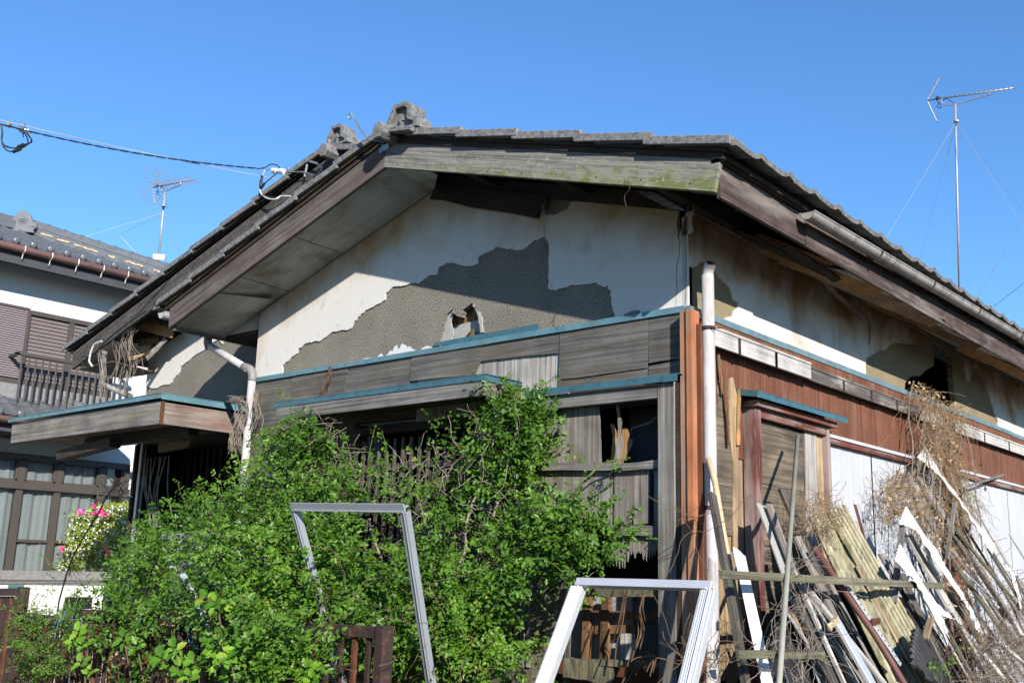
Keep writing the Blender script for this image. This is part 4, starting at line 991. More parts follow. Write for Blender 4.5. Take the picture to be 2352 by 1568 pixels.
# =================================================================== the neighbour's house (far left)
NX = -13.0; NE = -12.4
NB = empty('neighbour_house', (NX, 2, 0), 'white two storey house with grey glazed tile roof, brown shutters and curtained windows', 'house')
MB().box(NX-4, NX, -8, 4.35, 0, 6.15).build('wall', M['nbwhite'], NB)
for z in (1.15, 5.15): pass
ze = 6.14
MB().box(NX-.02, NE-.04, -8.5, 4.45, ze-.10, ze-.07).build('eave_soffit', M['nbgrey'], NB)
MB().box(NE-.05, NE-.02, -8.5, 4.45, ze-.24, ze+.03).build('eave_fascia', M['nbgrey'], NB)
vt = MB(); vy0, vy1 = at(*R5(540,35), 'z', 0).y, 0
c_ = at(*R5(640,50), 'x', NE-.25); vt.box(NE-.38, NE-.22, c_.y-.28, c_.y+.28, ze-.125, ze-.10); vt.build('soffit_vent', M['gold'], NB)
# gutter
MB().tube([(NE+.05, -8.5, ze-.02), (NE+.05, 4.5, ze-.02)], .062, 12).build('gutter', M['copper'], NB, smooth=True)
for i in range(14):
    y = -1.0+i*.42
    MB().tube([(NE+.115, y, ze+.03), (NE+.118, y, ze-.05), (NE+.05, y, ze-.09), (NE+.03, y, ze-.16)], .008, 5).build('gutter_bracket', M['white'], NB)
# roof plane with hip
def keep_up(t, s): return True
apx = Vector((-14.5, 2.04, 7.05)); B_ = Vector((NE, 4.14, 6.2))
dnN = Vector((NE-apx.x, 0, 6.2-apx.z)); LN = dnN.length
# along +y from -2.6; down +x
def kp(t, s): return (-4.0+t) < 2.04 + (4.14-2.04)*(s/LN) - .05
tile_slope('roof_tiles', (apx.x, -4.0, apx.z-.02), (0,1,0), dnN, 31, LN, .265, .235, 'tile_nb', NB, .02, .02, kp, 1.25)
MB().prism([(apx.x,-8.5,apx.z-.03), (apx.x,2.04,apx.z-.03), (NE,4.14,6.16), (NE,-8.5,6.16)], (0,0,-.04)).build('roof_deck', M['nbgrey'], NB)
MB().prism([(apx.x,2.04,apx.z-.03), (NE,4.14,6.16), (-16.6,4.14,6.16)], (0,0,-.04)).build('roof_deck', M['tile_nb'], NB)
MB().prism([(apx.x,-8.5,apx.z-.03), (apx.x,2.04,apx.z-.03), (-16.6,4.14,6.16), (-16.6,-8.5,6.16)], (0,0,-.04)).build('roof_deck', M['tile_nb'], NB)
k_ = MB()
for i in range(31):
    y = -4.0+(i+.82)*.265
    if y > 3.95: break
    k_.sphere((NE+.02, y, 6.245), .062, 10, 6, (.6,1,1))
k_.build('eave_tile_ends', M['tile_nb'], NB, smooth=True)
# hip ridge: two flat courses, caps, ragged cream mortar under it
hd_ = (B_-apx); hl = hd_.length
hpm = MB(); hpm.beam(apx+Vector((0,0,.035)), B_+Vector((0,0,.035)), .17, .24, (0,0,1)); hpm.beam(apx+Vector((0,0,.155)), B_+Vector((0,0,.155)), .04, .20, (0,0,1)); hpm.build('hip_course', M['tile_nb'], NB)
hc = MB()
for i in range(10):
    a = apx + hd_*(i/10); b = apx + hd_*((i+1)/10+.004)
    hc.tube([a+Vector((0,0,.19)), b+Vector((0,0,.19))], [.085,.075], 12); hc.tube([b+Vector((0,0,.19))-hd_*.02, b+Vector((0,0,.19))], .092, 12)
hc.build('hip_caps', M['tile_nb'], NB, smooth=False)
mo = MB(); n_ = hd_.normalized(); sd_ = Vector((.75,-.6,0)).normalized()
for i in range(30):
    a = apx + hd_*((i+.2)/30); 
    if random.random() < .5: mo.beam(a+sd_*.12+Vector((0,0,.05)), a+n_*.12+sd_*.12+Vector((0,0,.05)), .028, .03, (0,0,1), 2, .01)
mo.build('hip_mortar', M['mortar_nb'], NB)
# main ridge and scroll end ornament
rm = MB(); rm.box(apx.x-.11, apx.x+.11, -8, 1.95, apx.z+.0, apx.z+.14); rm.box(apx.x-.08, apx.x+.08, -8, 1.95, apx.z+.14, apx.z+.17)
for i in range(22): rm.tube([(apx.x, -4+i*.27, apx.z+.17), (apx.x, -4+(i+1)*.27+.02, apx.z+.17)], [.075,.065], 12)
rm.build('main_ridge', M['tile_nb'], NB)
oc = apx+Vector((.05,-.14,.20)); od = Vector((.80,-.60,0)).normalized(); oy = Vector((-od.y, od.x, 0))
on = MB()
def disc(c, r, th): 
    L = [c + oy*(math.cos(a)*r) + Vector((0,0,math.sin(a)*r)) for a in np.linspace(0, 2*math.pi, 20, endpoint=False)]; on.prism(L, od*th)
disc(oc, .135, .14); disc(oc+od*.14, .105, .02); disc(oc+od*.16, .07, .02); disc(oc+od*.18, .04, .02)
for s_ in (-1,1): disc(oc+oy*(.17*s_)+Vector((0,0,-.11)), .065, .14); disc(oc+oy*(.17*s_)+Vector((0,0,-.11))+od*.14, .035, .02)
on.prism([oc+oy*-.2+Vector((0,0,-.24)), oc+oy*.2+Vector((0,0,-.24)), oc+oy*.16, oc-oy*.16], od*.15)
on.build('ridge_ornament', M['tile_nb'], NB)
# upper window: two shutters, rail
def nb(uv, x=NX): return at(uv[0], uv[1], 'x', x)
zt, zb_ = nb(R5(0,268)).z, nb(R5(0,880)).z
yA_, yB_, yC_, yD_ = -1.5, nb(R5(215,310)).y, nb(R5(578,400)).y, nb(R5(945,480)).y
def louvre(y0, y1, z0, z1, n, mat, x):
    mb = MB().box(x, x+.015, y0, y1, z0, z1); h_ = (z1-z0)/n
    for i in range(n): mb.hexa([(x+.014,y0,z0+i*h_), (x+.034,y0,z0+i*h_+.004), (x+.034,y1,z0+i*h_+.004), (x+.014,y1,z0+i*h_)], [(x+.014,y0,z0+(i+.8)*h_), (x+.022,y0,z0+(i+.8)*h_), (x+.022,y1,z0+(i+.8)*h_), (x+.014,y1,z0+(i+.8)*h_)])
    return mb.build('shutter', M[mat], NB)
louvre(yA_, yB_, zb_+.02, zt, 30, 'nbshut2', NX+.08)
louvre(yB_+.05, yC_, zb_+.02, zt-.06, 17, 'nbshut', NX+.03); louvre(yC_+.08, yD_, zb_+.02, zt-.06, 17, 'nbshut', NX+.03)
f_ = MB(); f_.box(NX, NX+.12, yA_, yB_+.03, zt, zt+.04); f_.box(NX, NX+.10, yB_, yD_+.1, zt-.05, zt+.02); f_.box(NX, NX+.12, yB_-.0, yB_+.05, zb_, zt); f_.box(NX, NX+.09, yC_, yC_+.08, zb_, zt-.05); f_.box(NX, NX+.10, yD_, yD_+.08, zb_, zt-.05); f_.box(NX, NX+.13, yA_, yD_+.08, zb_-.08, zb_+.0)
f_.build('shutter_frame', M['nbbrown'], NB)
MB().box(NX, NX+.16, yA_, yD_+.5, zb_-.42, zb_-.08).build('sill_band', M['concrete'], NB)
r0, r1 = nb(R5(170,655), NX+.38), nb(R5(625,735), NX+.38)
rt_ = r0.z; ry1 = yD_+.25
rr_ = MB(); rr_.box(NX+.34, NX+.40, r0.y-.05, ry1, rt_-.05, rt_); rr_.box(NX+.05, NX+.4, r0.y-.05, r0.y, rt_-.06, rt_-.02); rr_.box(NX+.05, NX+.4, ry1-.05, ry1, rt_-.06, rt_-.02); rr_.box(NX+.1, NX+.14, r0.y-.05, ry1, rt_-1.02, rt_-.98)
rr_.build('rail_frame', M['nbbrown'], NB)
for i in range(17):
    y = r0.y+.05+i*(ry1-r0.y-.1)/16
    MB().tube([(NX+.37,y,rt_-.05), (NX+.37,y,rt_-.75), (NX+.35,y,rt_-.9), (NX+.28,y,rt_-.98), (NX+.12,y,rt_-1.0)], .016, 6).build('rail_bar', M['nbbrown'], NB)
# lower pent roof
zl = nb((0,965), NX+.9).z
uv_e = nb(R5(0,1210), NX+.9); zE = uv_e.z+.02
LR = Vector((.95, 0, -.42))
def kp2(t, s): return (-3.2+t) < 2.15 + .75*s
tile_slope('lower_roof_tiles', (NX+.0, -3.2, zE+.42), (0,1,0), LR, 30, LR.length, .30, .26, 'tile_nb', NB, .022, .02, kp2, 1.2)
MB().prism([(NX,-8,zE+.40), (NX,2.2,zE+.40), (NX+.95,3.0,zE-.02), (NX+.95,-8,zE-.02)], (0,0,-.05)).build('lower_roof_deck', M['nbgrey'], NB)
MB().prism([(NX,2.2,zE+.40), (NX+.95,3.0,zE-.02), (NX,3.0,zE-.02)], (0,0,-.05)).build('lower_roof_deck', M['tile_nb'], NB)
a_, b2 = Vector((NX+.0,2.1,zE+.47)), Vector((NX+.95,2.95,zE+.05))
lh = MB(); lh.beam(a_, b2, .07, .2, (0,0,1)); 
for i in range(6):
    p, q = a_.lerp(b2, i/6)+Vector((0,0,.06)), a_.lerp(b2, (i+1)/6)+Vector((0,0,.06)); lh.tube([p, q], [.07,.06], 10)
lh.build('lower_hip', M['tile_nb'], NB)
fl = MB()
for i in range(60):
    if random.random() < .8: y = -3+i*.09; fl.box(NX+.02, NX+.10, y, y+.085, zE+.42, zE+.46+random.uniform(0,.02))
fl.build('roof_flashing_mortar', M['mortar_nb'], NB)
e2 = MB()
for i in range(24):
    y = -3.2+(i+.82)*.30
    if y < 2.7: e2.sphere((NX+.98, y, zE+.05), .06, 10, 6, (.6,1,1))
e2.build('eave_tile_ends', M['tile_nb'], NB, smooth=True)
MB().tube([(NX+1.03,-8,zE-.06), (NX+1.03,3.05,zE-.06)], .055, 12).build('lower_gutter', M['copper'], NB, smooth=True)
MB().box(NX, NX+.93, -8, 2.95, zE-.22, zE-.10).build('lower_eave', M['nbgrey'], NB)
# ground-floor window with curtains
gx = NX+.10
ztop_, zmid, zsill = nb((0,1050)).z, nb(L1(0,60)).z, nb((0,1310)).z
wy = [-1.2, nb(L1(95,300)).y, nb(L1(370,300)).y+.03, nb(L1(670,300)).y+.1, nb((283,1080)).y]
fm = MB(); fm.box(NX, gx+.03, wy[0], wy[4]+.05, ztop_-.02, ztop_+.08); fm.box(NX, gx+.06, wy[0], wy[4]+.07, zmid-.07, zmid+.05); fm.box(NX, gx+.04, wy[0], wy[4]+.05, zsill-.25, zsill-.05)
for y in wy[1:]: fm.box(NX, gx+.03, y-.05, y+.05, zsill-.2, ztop_)
fm.box(NX+.02, gx, wy[1], wy[3], nb(L1(80,490)).z-.02, nb(L1(80,490)).z+.02)
for a, b in zip(wy, wy[1:]):
    ym = (a+b)/2; fm.box(NX+.02, gx+.01, a+.05, a+.08, zmid+.05, ztop_); fm.box(NX+.02, gx+.01, b-.08, b-.05, zmid+.05, ztop_); fm.box(NX+.02, gx+.01, a+.05, b-.05, zmid+.05, zmid+.08)
wfm = fm.build('window', M['nbbrown'], NB)
MB().box(gx-.025, gx-.02, wy[0], wy[4], zsill-.1, ztop_).build('pane', M['glass'], wfm)
vs = []; fs = []; n = 420
for i in range(n+1):
    y = wy[0]+(wy[4]-wy[0])*i/n; d = .018*math.sin(y*26+math.sin(y*7)*2)+.008*math.sin(y*61); d *= 1
    vs += [(NX+.035+d, y, zsill-.1), (NX+.03+d*.7, y, ztop_-.03)]
for i in range(n): fs.append([2*i, 2*i+2, 2*i+3, 2*i+1])
o = MB().add(vs, fs).build('curtain', M['curtain'], wfm, smooth=True)
MB().tube([(NX+.12, wy[4]+.55, zE-.2), (NX+.12, wy[4]+.55, 0)], .045, 12).build('downpipe', M['copper'], NB, smooth=True)
MB().box(NX, NX+.08, wy[4]-.18, wy[4]-.08, zsill-.1, ztop_).build('shutter_edge', M['rustpipe'], NB)

# =================================================================== garden wall of the neighbour
gwx = -8.6
c0, c1 = at(0,1309,'x',gwx), at(252,1314,'x',gwx)
GW = empty('garden_wall', (gwx, 0, 0), 'white rendered garden wall with grey ribbed concrete coping, behind the rusty fence', 'wall')
y1_ = c1.y
MB().box(gwx-.22, gwx, -5, y1_-.05, 0, c0.z-.12).build('wall', M['nbwhite'], GW)
cp = MB().box(gwx-.27, gwx+.05, -5, y1_+.02, c0.z-.10, c0.z)
for i in range(3): cp.box(gwx+.0, gwx+.035-.008*i, -5, y1_, c0.z-.115-.016*i, c0.z-.102-.016*i)
cp.build('coping', M['concrete'], GW, .004)
sg = MB(); p = at(*L1(65,828), 'x', gwx+.012); q = at(*L1(178,858), 'x', gwx+.012); sg.box(gwx+.001, gwx+.012, p.y, q.y, q.z-.02, p.z)
pl_ = sg.build('number_plate', M['sign'], GW)
tx = bpy.data.curves.new('plate_text', 'FONT'); tx.body = '176'; tx.size = .085; tx.extrude = .001
to = bpy.data.objects.new('plate_text', tx); col.objects.link(to)
mw = Matrix(((0,0,1,gwx+.013),(1,0,0,p.y+.19),(0,1,0,q.z+.0),(0,0,0,1)))
dg = bpy.context.evaluated_depsgraph_get(); me = bpy.data.meshes.new_from_object(to.evaluated_get(dg)); bpy.data.objects.remove(to)
link('plate_text', me, M['white'], pl_, mw)
# mail slot block
MB().box(gwx+.0, gwx+.03, at(*L1(490,915),'x',gwx).y, at(*L1(690,915),'x',gwx).y, at(*L1(490,1000),'x',gwx).z, at(*L1(490,918),'x',gwx).z).build('mail_slot', M['black'], GW)
# white outbuilding wall under the azalea
AW = MB().box(-9.9, -9.7, 1.5, 4.5, 0, 1.25).build('low_white_wall', M['nbwhite']); tag(AW, 'low white wall behind the bushes under the azalea', 'wall')

# =================================================================== rusty iron fence along the road
FY = -1.72
def at_f(u, v): return at(u, v, 'y', FY)
def fence(x0, x1, zt0, zt1, ztag, y=FY, pitch=.135, post_l=True, post_r=True):
    fe = empty('iron_fence', (x0, y, 0), ztag, 'fence')
    MB().beam((x0,y,zt0-.03), (x1,y,zt1-.03), .055, .05, (0,0,1)).build('rail', M['rustdark'], fe, .003)
    MB().beam((x0,y,.30), (x1,y,.30), .04, .03, (0,0,1)).build('rail', M['rustdark'], fe)
    n = int((x1-x0)/pitch)
    for i in range(1, n):
        x = x0+(x1-x0)*i/n; z = zt0+(zt1-zt0)*i/n
        MB().box(x-.011, x+.011, y-.011, y+.011, .1, z-.06).build('picket', M['rustdark' if i % 3 else 'rust'], fe)
    for on_, x, z in ((post_l, x0, zt0), (post_r, x1, zt1)):
        if on_: MB().box(x-.03, x+.03, y-.035, y+.035, 0, z+.004).build('post', M['rustdark'], fe, .003)
    return fe
pA = at_f(*L1(540,1005)); pB = at_f(*L2(960,1165))
fence(pA.x-.02, (pA.x+pB.x)/2-.28, pA.z, (pA.z+pB.z)/2, 'rusty iron picket fence section with blue cord tied to its left post', FY, .068)
fence((pA.x+pB.x)/2-.21, pB.x, (pA.z+pB.z)/2, pB.z, 'rust red iron fence section half swallowed by the climbing rose', FY, .10)
pC = at_f(*L1(0,880)); pD = at_f(*L1(175,890))
fence(pD.x-1.1, pD.x, pC.z, pD.z+.04, 'dark iron fence section with rust red right post at the picture edge', FY, .06)
fence(pD.x+.05, pA.x-.10, pD.z-.13, pD.z-.13, 'low dark iron fence section overgrown by thin sprigs', FY, .06, False, False)
# cords
def cord(name, pts, r, mat, lab, cat='cord'):
    o = MB().tube(catmull(pts, 6), r, 6).build(name, M[mat]); tag(o, lab, cat); return o
cy_ = FY-.05
P = lambda x, y, yy=None: F(L1(x, y), cy_ if yy is None else yy)
cord('cord', [P(520,985), P(545,1010), P(505,1055), P(490,1030), P(515,995), P(470,1010), P(430,1090), P(405,1150), P(450,1140), P(490,1040), P(440,1120), P(408,1240)], .003, 'bluecord', 'pale blue cord knotted round the rusty fence post')
cord('cord', [P(545,1068), P(548,1088), P(612,1090), P(614,1150), P(580,1160), P(535,1150), P(545,1135), P(610,1145)], .003, 'bluecord', 'small loop of pale blue cord lying on the fence pickets')
cord('cord', [P(1490,1050), P(1440,1100), P(1420,1180), P(1430,1260), P(1470,1300), P(1550,1310), P(1550,1230), P(1545,1130), P(1580,1060)], .003, 'bluecord', 'blue cord hanging in the leaves from the fence rail')

# =================================================================== window frames leaning in the yard
def aframe(name, TL, TR, dirL, lenL, dirR, lenR, w, d, mat, lab, grp=None, ribs=0, wl_=None):
    e = empty(name, TL, lab, 'window frame', grp)
    X_ = (TR-TL).normalized(); n = X_.cross(dirL).normalized()
    wl_ = wl_ or w
    top = MB(); top.beam(TL-X_*w*.3, TR+X_*w*.3, w, d*.25, dirL).beam(TL+n*d*.5-X_*w*.2, TR+n*d*.5+X_*w*.2, w*.18, d, dirL); top.beam(TL+dirL*w*.42-X_*0, TR+dirL*w*.42, w*.16, d*.7, dirL); top.beam(TL+dirL*w*.1+n*d*.2, TR+dirL*w*.1+n*d*.2, w*.1, d*.5, dirL)
    top.build('top_rail', M[mat], e, .001)
    for P0, D_, L_ in ((TL, dirL, lenL), (TR, dirR, lenR)):
        st = MB(); a = P0+D_*w*.5; b = P0+D_*L_; st.beam(a, b, wl_, d*.25, X_)
        st.beam(a+n*d*.4+X_*wl_*.45, b+n*d*.4+X_*wl_*.45, wl_*.12, d*.9, X_); st.beam(a+n*d*.4-X_*wl_*.45, b+n*d*.4-X_*wl_*.45, wl_*.12, d*.9, X_)
        for k in range(ribs): q = (k-(ribs-1)/2)/ribs*wl_*.8; st.beam(a-n*d*.14+X_*q, b-n*d*.14+X_*q, wl_*.05, d*.08, X_)
        st.beam(a-n*d*.15+X_*wl_*.2, b-n*d*.15+X_*wl_*.2, wl_*.08, d*.3, X_)
        st.build('stile', M[mat], e, .001)
    return e
def dirto(P0, uv, y): 
    q = F(uv, y); return (q-P0).normalized(), (q-P0).length
# frame in the rose (top leans on the fence, foot behind it)
TL, TR = F((672,1163), -1.66), F((925,1166), -1.66)
dL, _ = dirto(TL, (694,1245), -1.58); dR, _ = dirto(TR, (980,1530), -1.36)
aframe('window_frame', TL, TR, dL, TL.z/abs(dL.z)-.02, dR, TR.z/abs(dR.z)-.02, .044, .035, 'alu', 'blue grey aluminium window frame standing tilted among the rose leaves')
TL, TR = F((1328,1336), -1.52), F((1628,1344), -1.52)
dL, _ = dirto(TL, (1243,1568), -1.74); dR, _ = dirto(TR, (1575,1568), -1.74)
aframe('window_frame', TL, TR, dL, TL.z/abs(dL.z)-.02, dR, TR.z/abs(dR.z)-.02, .040, .04, 'alu_white', 'bright silver aluminium window frame leaning before the orange corner post', None, 5, .062)
TL, TR = F((372,1232), -1.0), F((570,1224), -1.0)
dL, _ = dirto(TL, (400,1330), -.92); dR, _ = dirto(TR, (640,1345), -.8)
aframe('window_frame', TL, TR, dL, TL.z/abs(dL.z)-.02, dR, TR.z/abs(dR.z)-.02, .04, .035, 'alu', 'dull grey window frame sunk in the bush near the porch')
a, b = F(L1(1375,745), -1.9), F(L1(1530,1040), -1.8); d = (b-a).normalized()
o = MB().beam(a, a+d*(a.z-.1)/abs(d.z), .045, .02, (1,0,0)).beam(a+Vector((.012,-.015,0)), a+d*(a.z-.1)/abs(d.z)+Vector((.012,-.015,0)), .008, .02, (1,0,0)).build('aluminium_strip', M['alu'], None, .001)
tag(o, 'grey aluminium strip poking out of the leaves behind the rusty fence', 'metal strip')
# pale panel glimpsed behind leaves
o = MB().prism([F(p, -.6) for p in (L1(1240,500), L1(1660,470), L1(1700,900), L1(1300,950))], (0,.02,0)).build('pale_panel', M['scratch']); tag(o, 'pale grey door panel standing half hidden behind the bush', 'panel')

# =================================================================== antennas
def yagi(base, top, boom_dir, boomL, els, elL, lab, boom_off=0.0, refl=.30, rn=3, r=.018, elr=.006, backL=.75):
    e = empty('tv_antenna', base, lab, 'antenna')
    MB().tube([base, top], r, 10).build('mast', M['mast'], e, smooth=True)
    u = boom_dir.normalized(); sd = u.cross(Vector((0,0,1))).normalized(); up = sd.cross(u).normalized()
    c = top + up*.14; a, b = c - u*backL, c + u*(boomL-backL)
    MB().tube([a, b], r*.7, 8).build('boom', M['mast'], e, smooth=True)
    cr_ = catmull([c-u*.22, c-u*.22-up*.08, c-u*.08-up*.14, c+u*.25-up*.10, c+u*.50-up*.06, c+u*.52], 5)
    MB().tube(cr_, r*.6, 6).build('boom_brace', M['mast'], e)
    for i in range(els):
        p = a + (b-a)*(.12+.88*i/(els-1)); MB().tube([p-sd*elL/2+up*.008, p+sd*elL/2+up*.008], elr, 5).build('director', M['mast'], e)
    for s_ in (1,-1):
        t = a + up*s_*refl*.95 + u*refl*.45
        rf = MB().tube([a, t], r*.55, 6)
        for k in range(1, rn+1): q = a.lerp(t, k/rn*.98); rf.tube([q-sd*elL*.75, q+sd*elL*.75], elr, 5)
        rf.build('reflector', M['mast'], e)
    MB().tube(catmull([a+u*.15, a+u*.25-up*.16, c-u*.3-up*.13, c-u*.16-up*.02, top], 5), .006, 5).build('cable', M['black'], e)
    MB().sphere(a+u*.17+up*.02, .035).build('feed_box', M['black'], e)
    MB().tube([top-Vector((0,0,.32)), top-Vector((0,0,.30))], .045, 10).build('guy_collar', M['steel'], e)
    return e
D = 17.0; dsc = 17.0
def pt_at(uv, D): return CAM + ray(*uv)*D
# right antenna, standing behind the ridge
tb, tt = pt_at((2206,780), D), pt_at((2194,240), D)
tt = Vector((tb.x, tb.y, tt.z)) if False else tt
bd = pt_at((2324,203), D-.6) - pt_at((2122.6,232), D+.3)
ya_ = yagi(tb, tt, bd, bd.length, 17, .17, 'tall television antenna with short spiky boom, right of the ridge against the sky', refl=.42, backL=bd.length*.34)
def guy(p, uv, dd, lab, thin=.0028, mat='wire'):
    o = MB().tube([p, pt_at(uv, dd)], thin, 4).build('guy_wire', M[mat]); return o
gt = tt-Vector((0,0,.31))
for uv, dd in (((2010,590),15.5), ((2085,700),18.5), ((2375,560),15.8), ((2375,520),18.2)):
    o = guy(gt, uv, dd, ''); o.parent = ya_; o.matrix_parent_inverse = Matrix.Translation(ya_.location).inverted()
for a_, b_, m_ in (((2346,510),(2225,720),'wire'), ((2352,650),(2283,703),'white')):
    o = MB().tube([pt_at(a_,15.8), pt_at(b_,16.4)], .004, 4).build('guy_wire', M[m_]); o.parent = ya_; o.matrix_parent_inverse = Matrix.Translation(ya_.location).inverted()
# left antenna on the neighbour's roof
D2 = 20.5
tb, tt = pt_at((360,640), D2), pt_at((379,440), D2)
bd = pt_at((440,416), D2-.6) - pt_at((349,434), D2+.3)
yb2 = yagi(tb, tt, bd, bd.length, 13, .42, 'small television antenna with long cross rods above the neighbour roof hip', refl=.38, rn=5, r=.022, elr=.006, backL=bd.length*.34)
MB().beam(pt_at(R1(1365,1320),D2-.05), pt_at(R1(1362,1370),D2-.05), .24, .10, RT).build('amplifier_box', M['white'], yb2, .006)
gt = pt_at(R1(1400,965), D2)
for uv, dd in ((R1(540,1225),19.5), (R1(1660,1230),19), (R1(1545,1320),21), (R1(1330,1440),21), (R1(1020,1155),22)):
    o = guy(gt, uv, dd, '', .0033); o.parent = yb2; o.matrix_parent_inverse = Matrix.Translation(yb2.location).inverted()
o = MB().tube([pt_at(R1(1245,1060),20.2), pt_at(R1(1325,1430),20.4)], .004, 4).build('guy_wire', M['wire'], yb2)
o = MB().tube([pt_at(R1(1020,1155),20.2), pt_at(R1(1275,1430),20.4)], .004, 4).build('guy_wire', M['white'], yb2)

# =================================================================== service cable with its fittings
anch = F(R2(520,690), -.10)
SC = empty('service_cable', anch, 'twisted black and grey overhead service cable with white insulators at the gable', 'cable')
far = pt_at((-60,270), 8.0)
def sag(a, b, s, n=40): return [a.lerp(b, i/n) - Vector((0,0,s*4*(i/n)*(1-i/n))) for i in range(n+1)]
iend = F(R2(60,635), -.12)
mainc = sag(iend, far, .06, 60)
tw1 = []; tw2 = []
for i, p in enumerate(sag(iend, far, .06, 240)):
    a = i*.30; tw1.append(p+Vector((0,math.cos(a)*.0045,math.sin(a)*.0045))); tw2.append(p-Vector((0,math.cos(a)*.0045,math.sin(a)*.0045)))
MB().tube(tw1, .0038, 5).build('black_strand', M['black'], SC); MB().tube(tw2, .0038, 5).build('black_strand', M['black'], SC)
MB().tube(sag(F(R2(230,723), .1), far+Vector((0,0,.03)), .02, 30), .0042, 5).build('grey_strand', M['wire'], SC)
ins = MB()
for k, x in enumerate((188,205,222,245,262)): 
    ins.tube([F(R2(x-8,652+k*1.5), -.12), F(R2(x+8,654+k*1.5), -.12)], .026 if k != 2 else .018, 10)
ins.build('insulator', M['white'], SC)
MB().tube([iend, F(R2(110,640),-.12), F(R2(185,650),-.12)], .004, 5).tube(catmull([F(R2(285,655),-.12), F(R2(300,630),-.12), F(R2(268,625),-.12)],4), .004, 5).tube([F(R2(285,657),-.12), F(R2(320,660),-.11), F(R2(430,665),-.10), F(R2(520,690),-.09)], .004, 5).tube([F(R2(300,662),-.12), F(R2(425,660),-.10), F(R2(445,672),-.1)], .004, 5).build('tie_wire', M['steel'], SC)
MB().tube(catmull([F(R2(60,640),-.12), F(R2(125,625),-.12), F(R2(160,603),-.12), F(R2(215,612),-.12), F(R2(238,650),-.12), F(R2(200,680),-.12), F(R2(130,740),-.12), F(R2(90,785),-.13), F(R2(72,805),-.13), F(R2(85,835),-.13), F(R2(160,858),-.13), F(R2(245,855),-.1)],6), .005, 6).build('loop_wire', M['black'], SC)
MB().tube(catmull([F(R2(118,640),-.12), F(R2(105,680),-.12), F(R2(92,710),-.12)],6), .0045, 6).tube(catmull([F(R2(75,800),-.13), F(R2(90,835),-.13), F(R2(140,870),-.13), F(R2(200,875),-.13), F(R2(245,852),-.1), F(R2(318,852),-.09)],6), .0065, 6).build('white_wire', M['white'], SC)
MB().tube(catmull([F(R2(98,690),-.12), F(R2(88,730),-.12), F(R2(80,790),-.12)],4), [.010]*4+[.014]*4+[.009], 8).tube([F(R2(115,750),-.12), F(R2(85,795),-.12)], .011, 8).build('splice_sleeve', M['black'], SC)
MB().tube(catmull([F(R2(445,572),-.1), F(R2(545,605),-.1), F(R2(562,645),-.09), F(R2(520,695),-.08)],6), .010, 8).tube([F(R2(453,580),-.09), F(R2(428,700),-.09)], .011, 8).build('wall_hook', M['steel'], SC)
# splice loop far left
dd = 8.3
Lp = lambda x, y: pt_at(R1(x,y), dd)
MB().tube(catmull([Lp(-40,190), Lp(5,210), Lp(20,280), Lp(15,350), Lp(50,395), Lp(130,412), Lp(200,385), Lp(262,365), Lp(268,340), Lp(232,285)],6), .007, 6).tube(catmull([Lp(15,355), Lp(30,400), Lp(80,440), Lp(150,430), Lp(225,390), Lp(240,360), Lp(215,290), Lp(150,245), Lp(80,225)],6), .006, 6).build('loop_wire', M['black'], SC)
MB().tube([Lp(150,405), Lp(205,382)], .014, 8).tube([Lp(110,445), Lp(180,418)], .014, 8).build('splice_sleeve', M['black'], SC)
kn = MB()
for i in range(26): 
    c = Lp(205+random.uniform(-24,24), 265+random.uniform(-14,14)); kn.tube([c, c+Vector([random.uniform(-.05,.05) for _ in range(3)])], .005, 5)
kn.tube([Lp(60,205), Lp(85,222)], .02, 8).tube([Lp(78,185), Lp(80,215)], .008, 6)
kn.build('wire_knot', M['steel'], SC)
# cable running down the left bargeboard
o = MB().tube(catmull([F(R5(1250,310),-.12), F(R5(1100,405),-.12), F(R5(950,525),-.12), F(R5(880,590),-.11), F(R5(780,690),-.10), F(R5(700,700),-.1), F(R5(705,750),-.1), F(R5(740,778),-.1)],6), .008, 6).build('eave_cable', M['black']); tag(o, 'black cable clipped along the lower left bargeboard', 'cable')
o = MB().tube(catmull([F(R5(870,565),-.13), F(R5(810,590),-.13), F(R5(780,650),-.13), F(R5(768,700),-.13), F(R5(765,740),-.13), F(R5(790,780),-.12)],6), .010, 6).build('white_cable', M['white']); tag(o, 'white cable end looping below the left bargeboard tip', 'cable')
# =================================================================== junk leaning against the right wall
NP = Vector((1, 0, .45)).normalized()           # the plane the boards lean in
CP0 = NP.dot(Vector((.16, 0, 2.2)))
def LP(uv, off=0.): return onplane(uv[0], uv[1], NP, CP0 + off)
def lean(name, a, b, w, th, mat, lab, cat, off=0., grp=None, ext=True, broken=0, warp=.004, top=0, **kw):
    p, q = LP(a, off), LP(b, off+kw.pop('doff', 0)); d = q-p
    if ext and d.z < 0: q = p + d*((p.z-.03)/-d.z)
    o = plank(name, q, p, w, th, M[mat], None, d.normalized().cross(NP), warp, broken, 14)
    tag(o, lab, cat, grp); return o
G = 'boards leaning on the right wall'
lean('white_strip', L4(100,622), L4(300,1568), .105, .006, 'corrwhite', 'broken white plastic strip nearest the corner downpipe, lit bright', 'plastic strip', .10, broken=.02, warp=.002)
lean('board', L3(1420,225), L3(1650,1568), .055, .03, 'board_dark', 'dark grooved board leaning just right of the corner downpipe', 'board', .05, G)
lean('board', L3(1415,700), L3(1418,1568), .05, .012, 'board_white', 'thin flaking white board upright behind the silver frame', 'board', .0, G)
o = MB().tube([LP(L3(1395,-30), .02), LP(L3(1440,130), .02), LP(L3(1500,500), .02), LP(L3(1640,1250), .02)], .018, 12).build('conduit', M['conduit'], None, smooth=True); tag(o, 'yellowed plastic conduit leaning beside the corner downpipe', 'pipe')
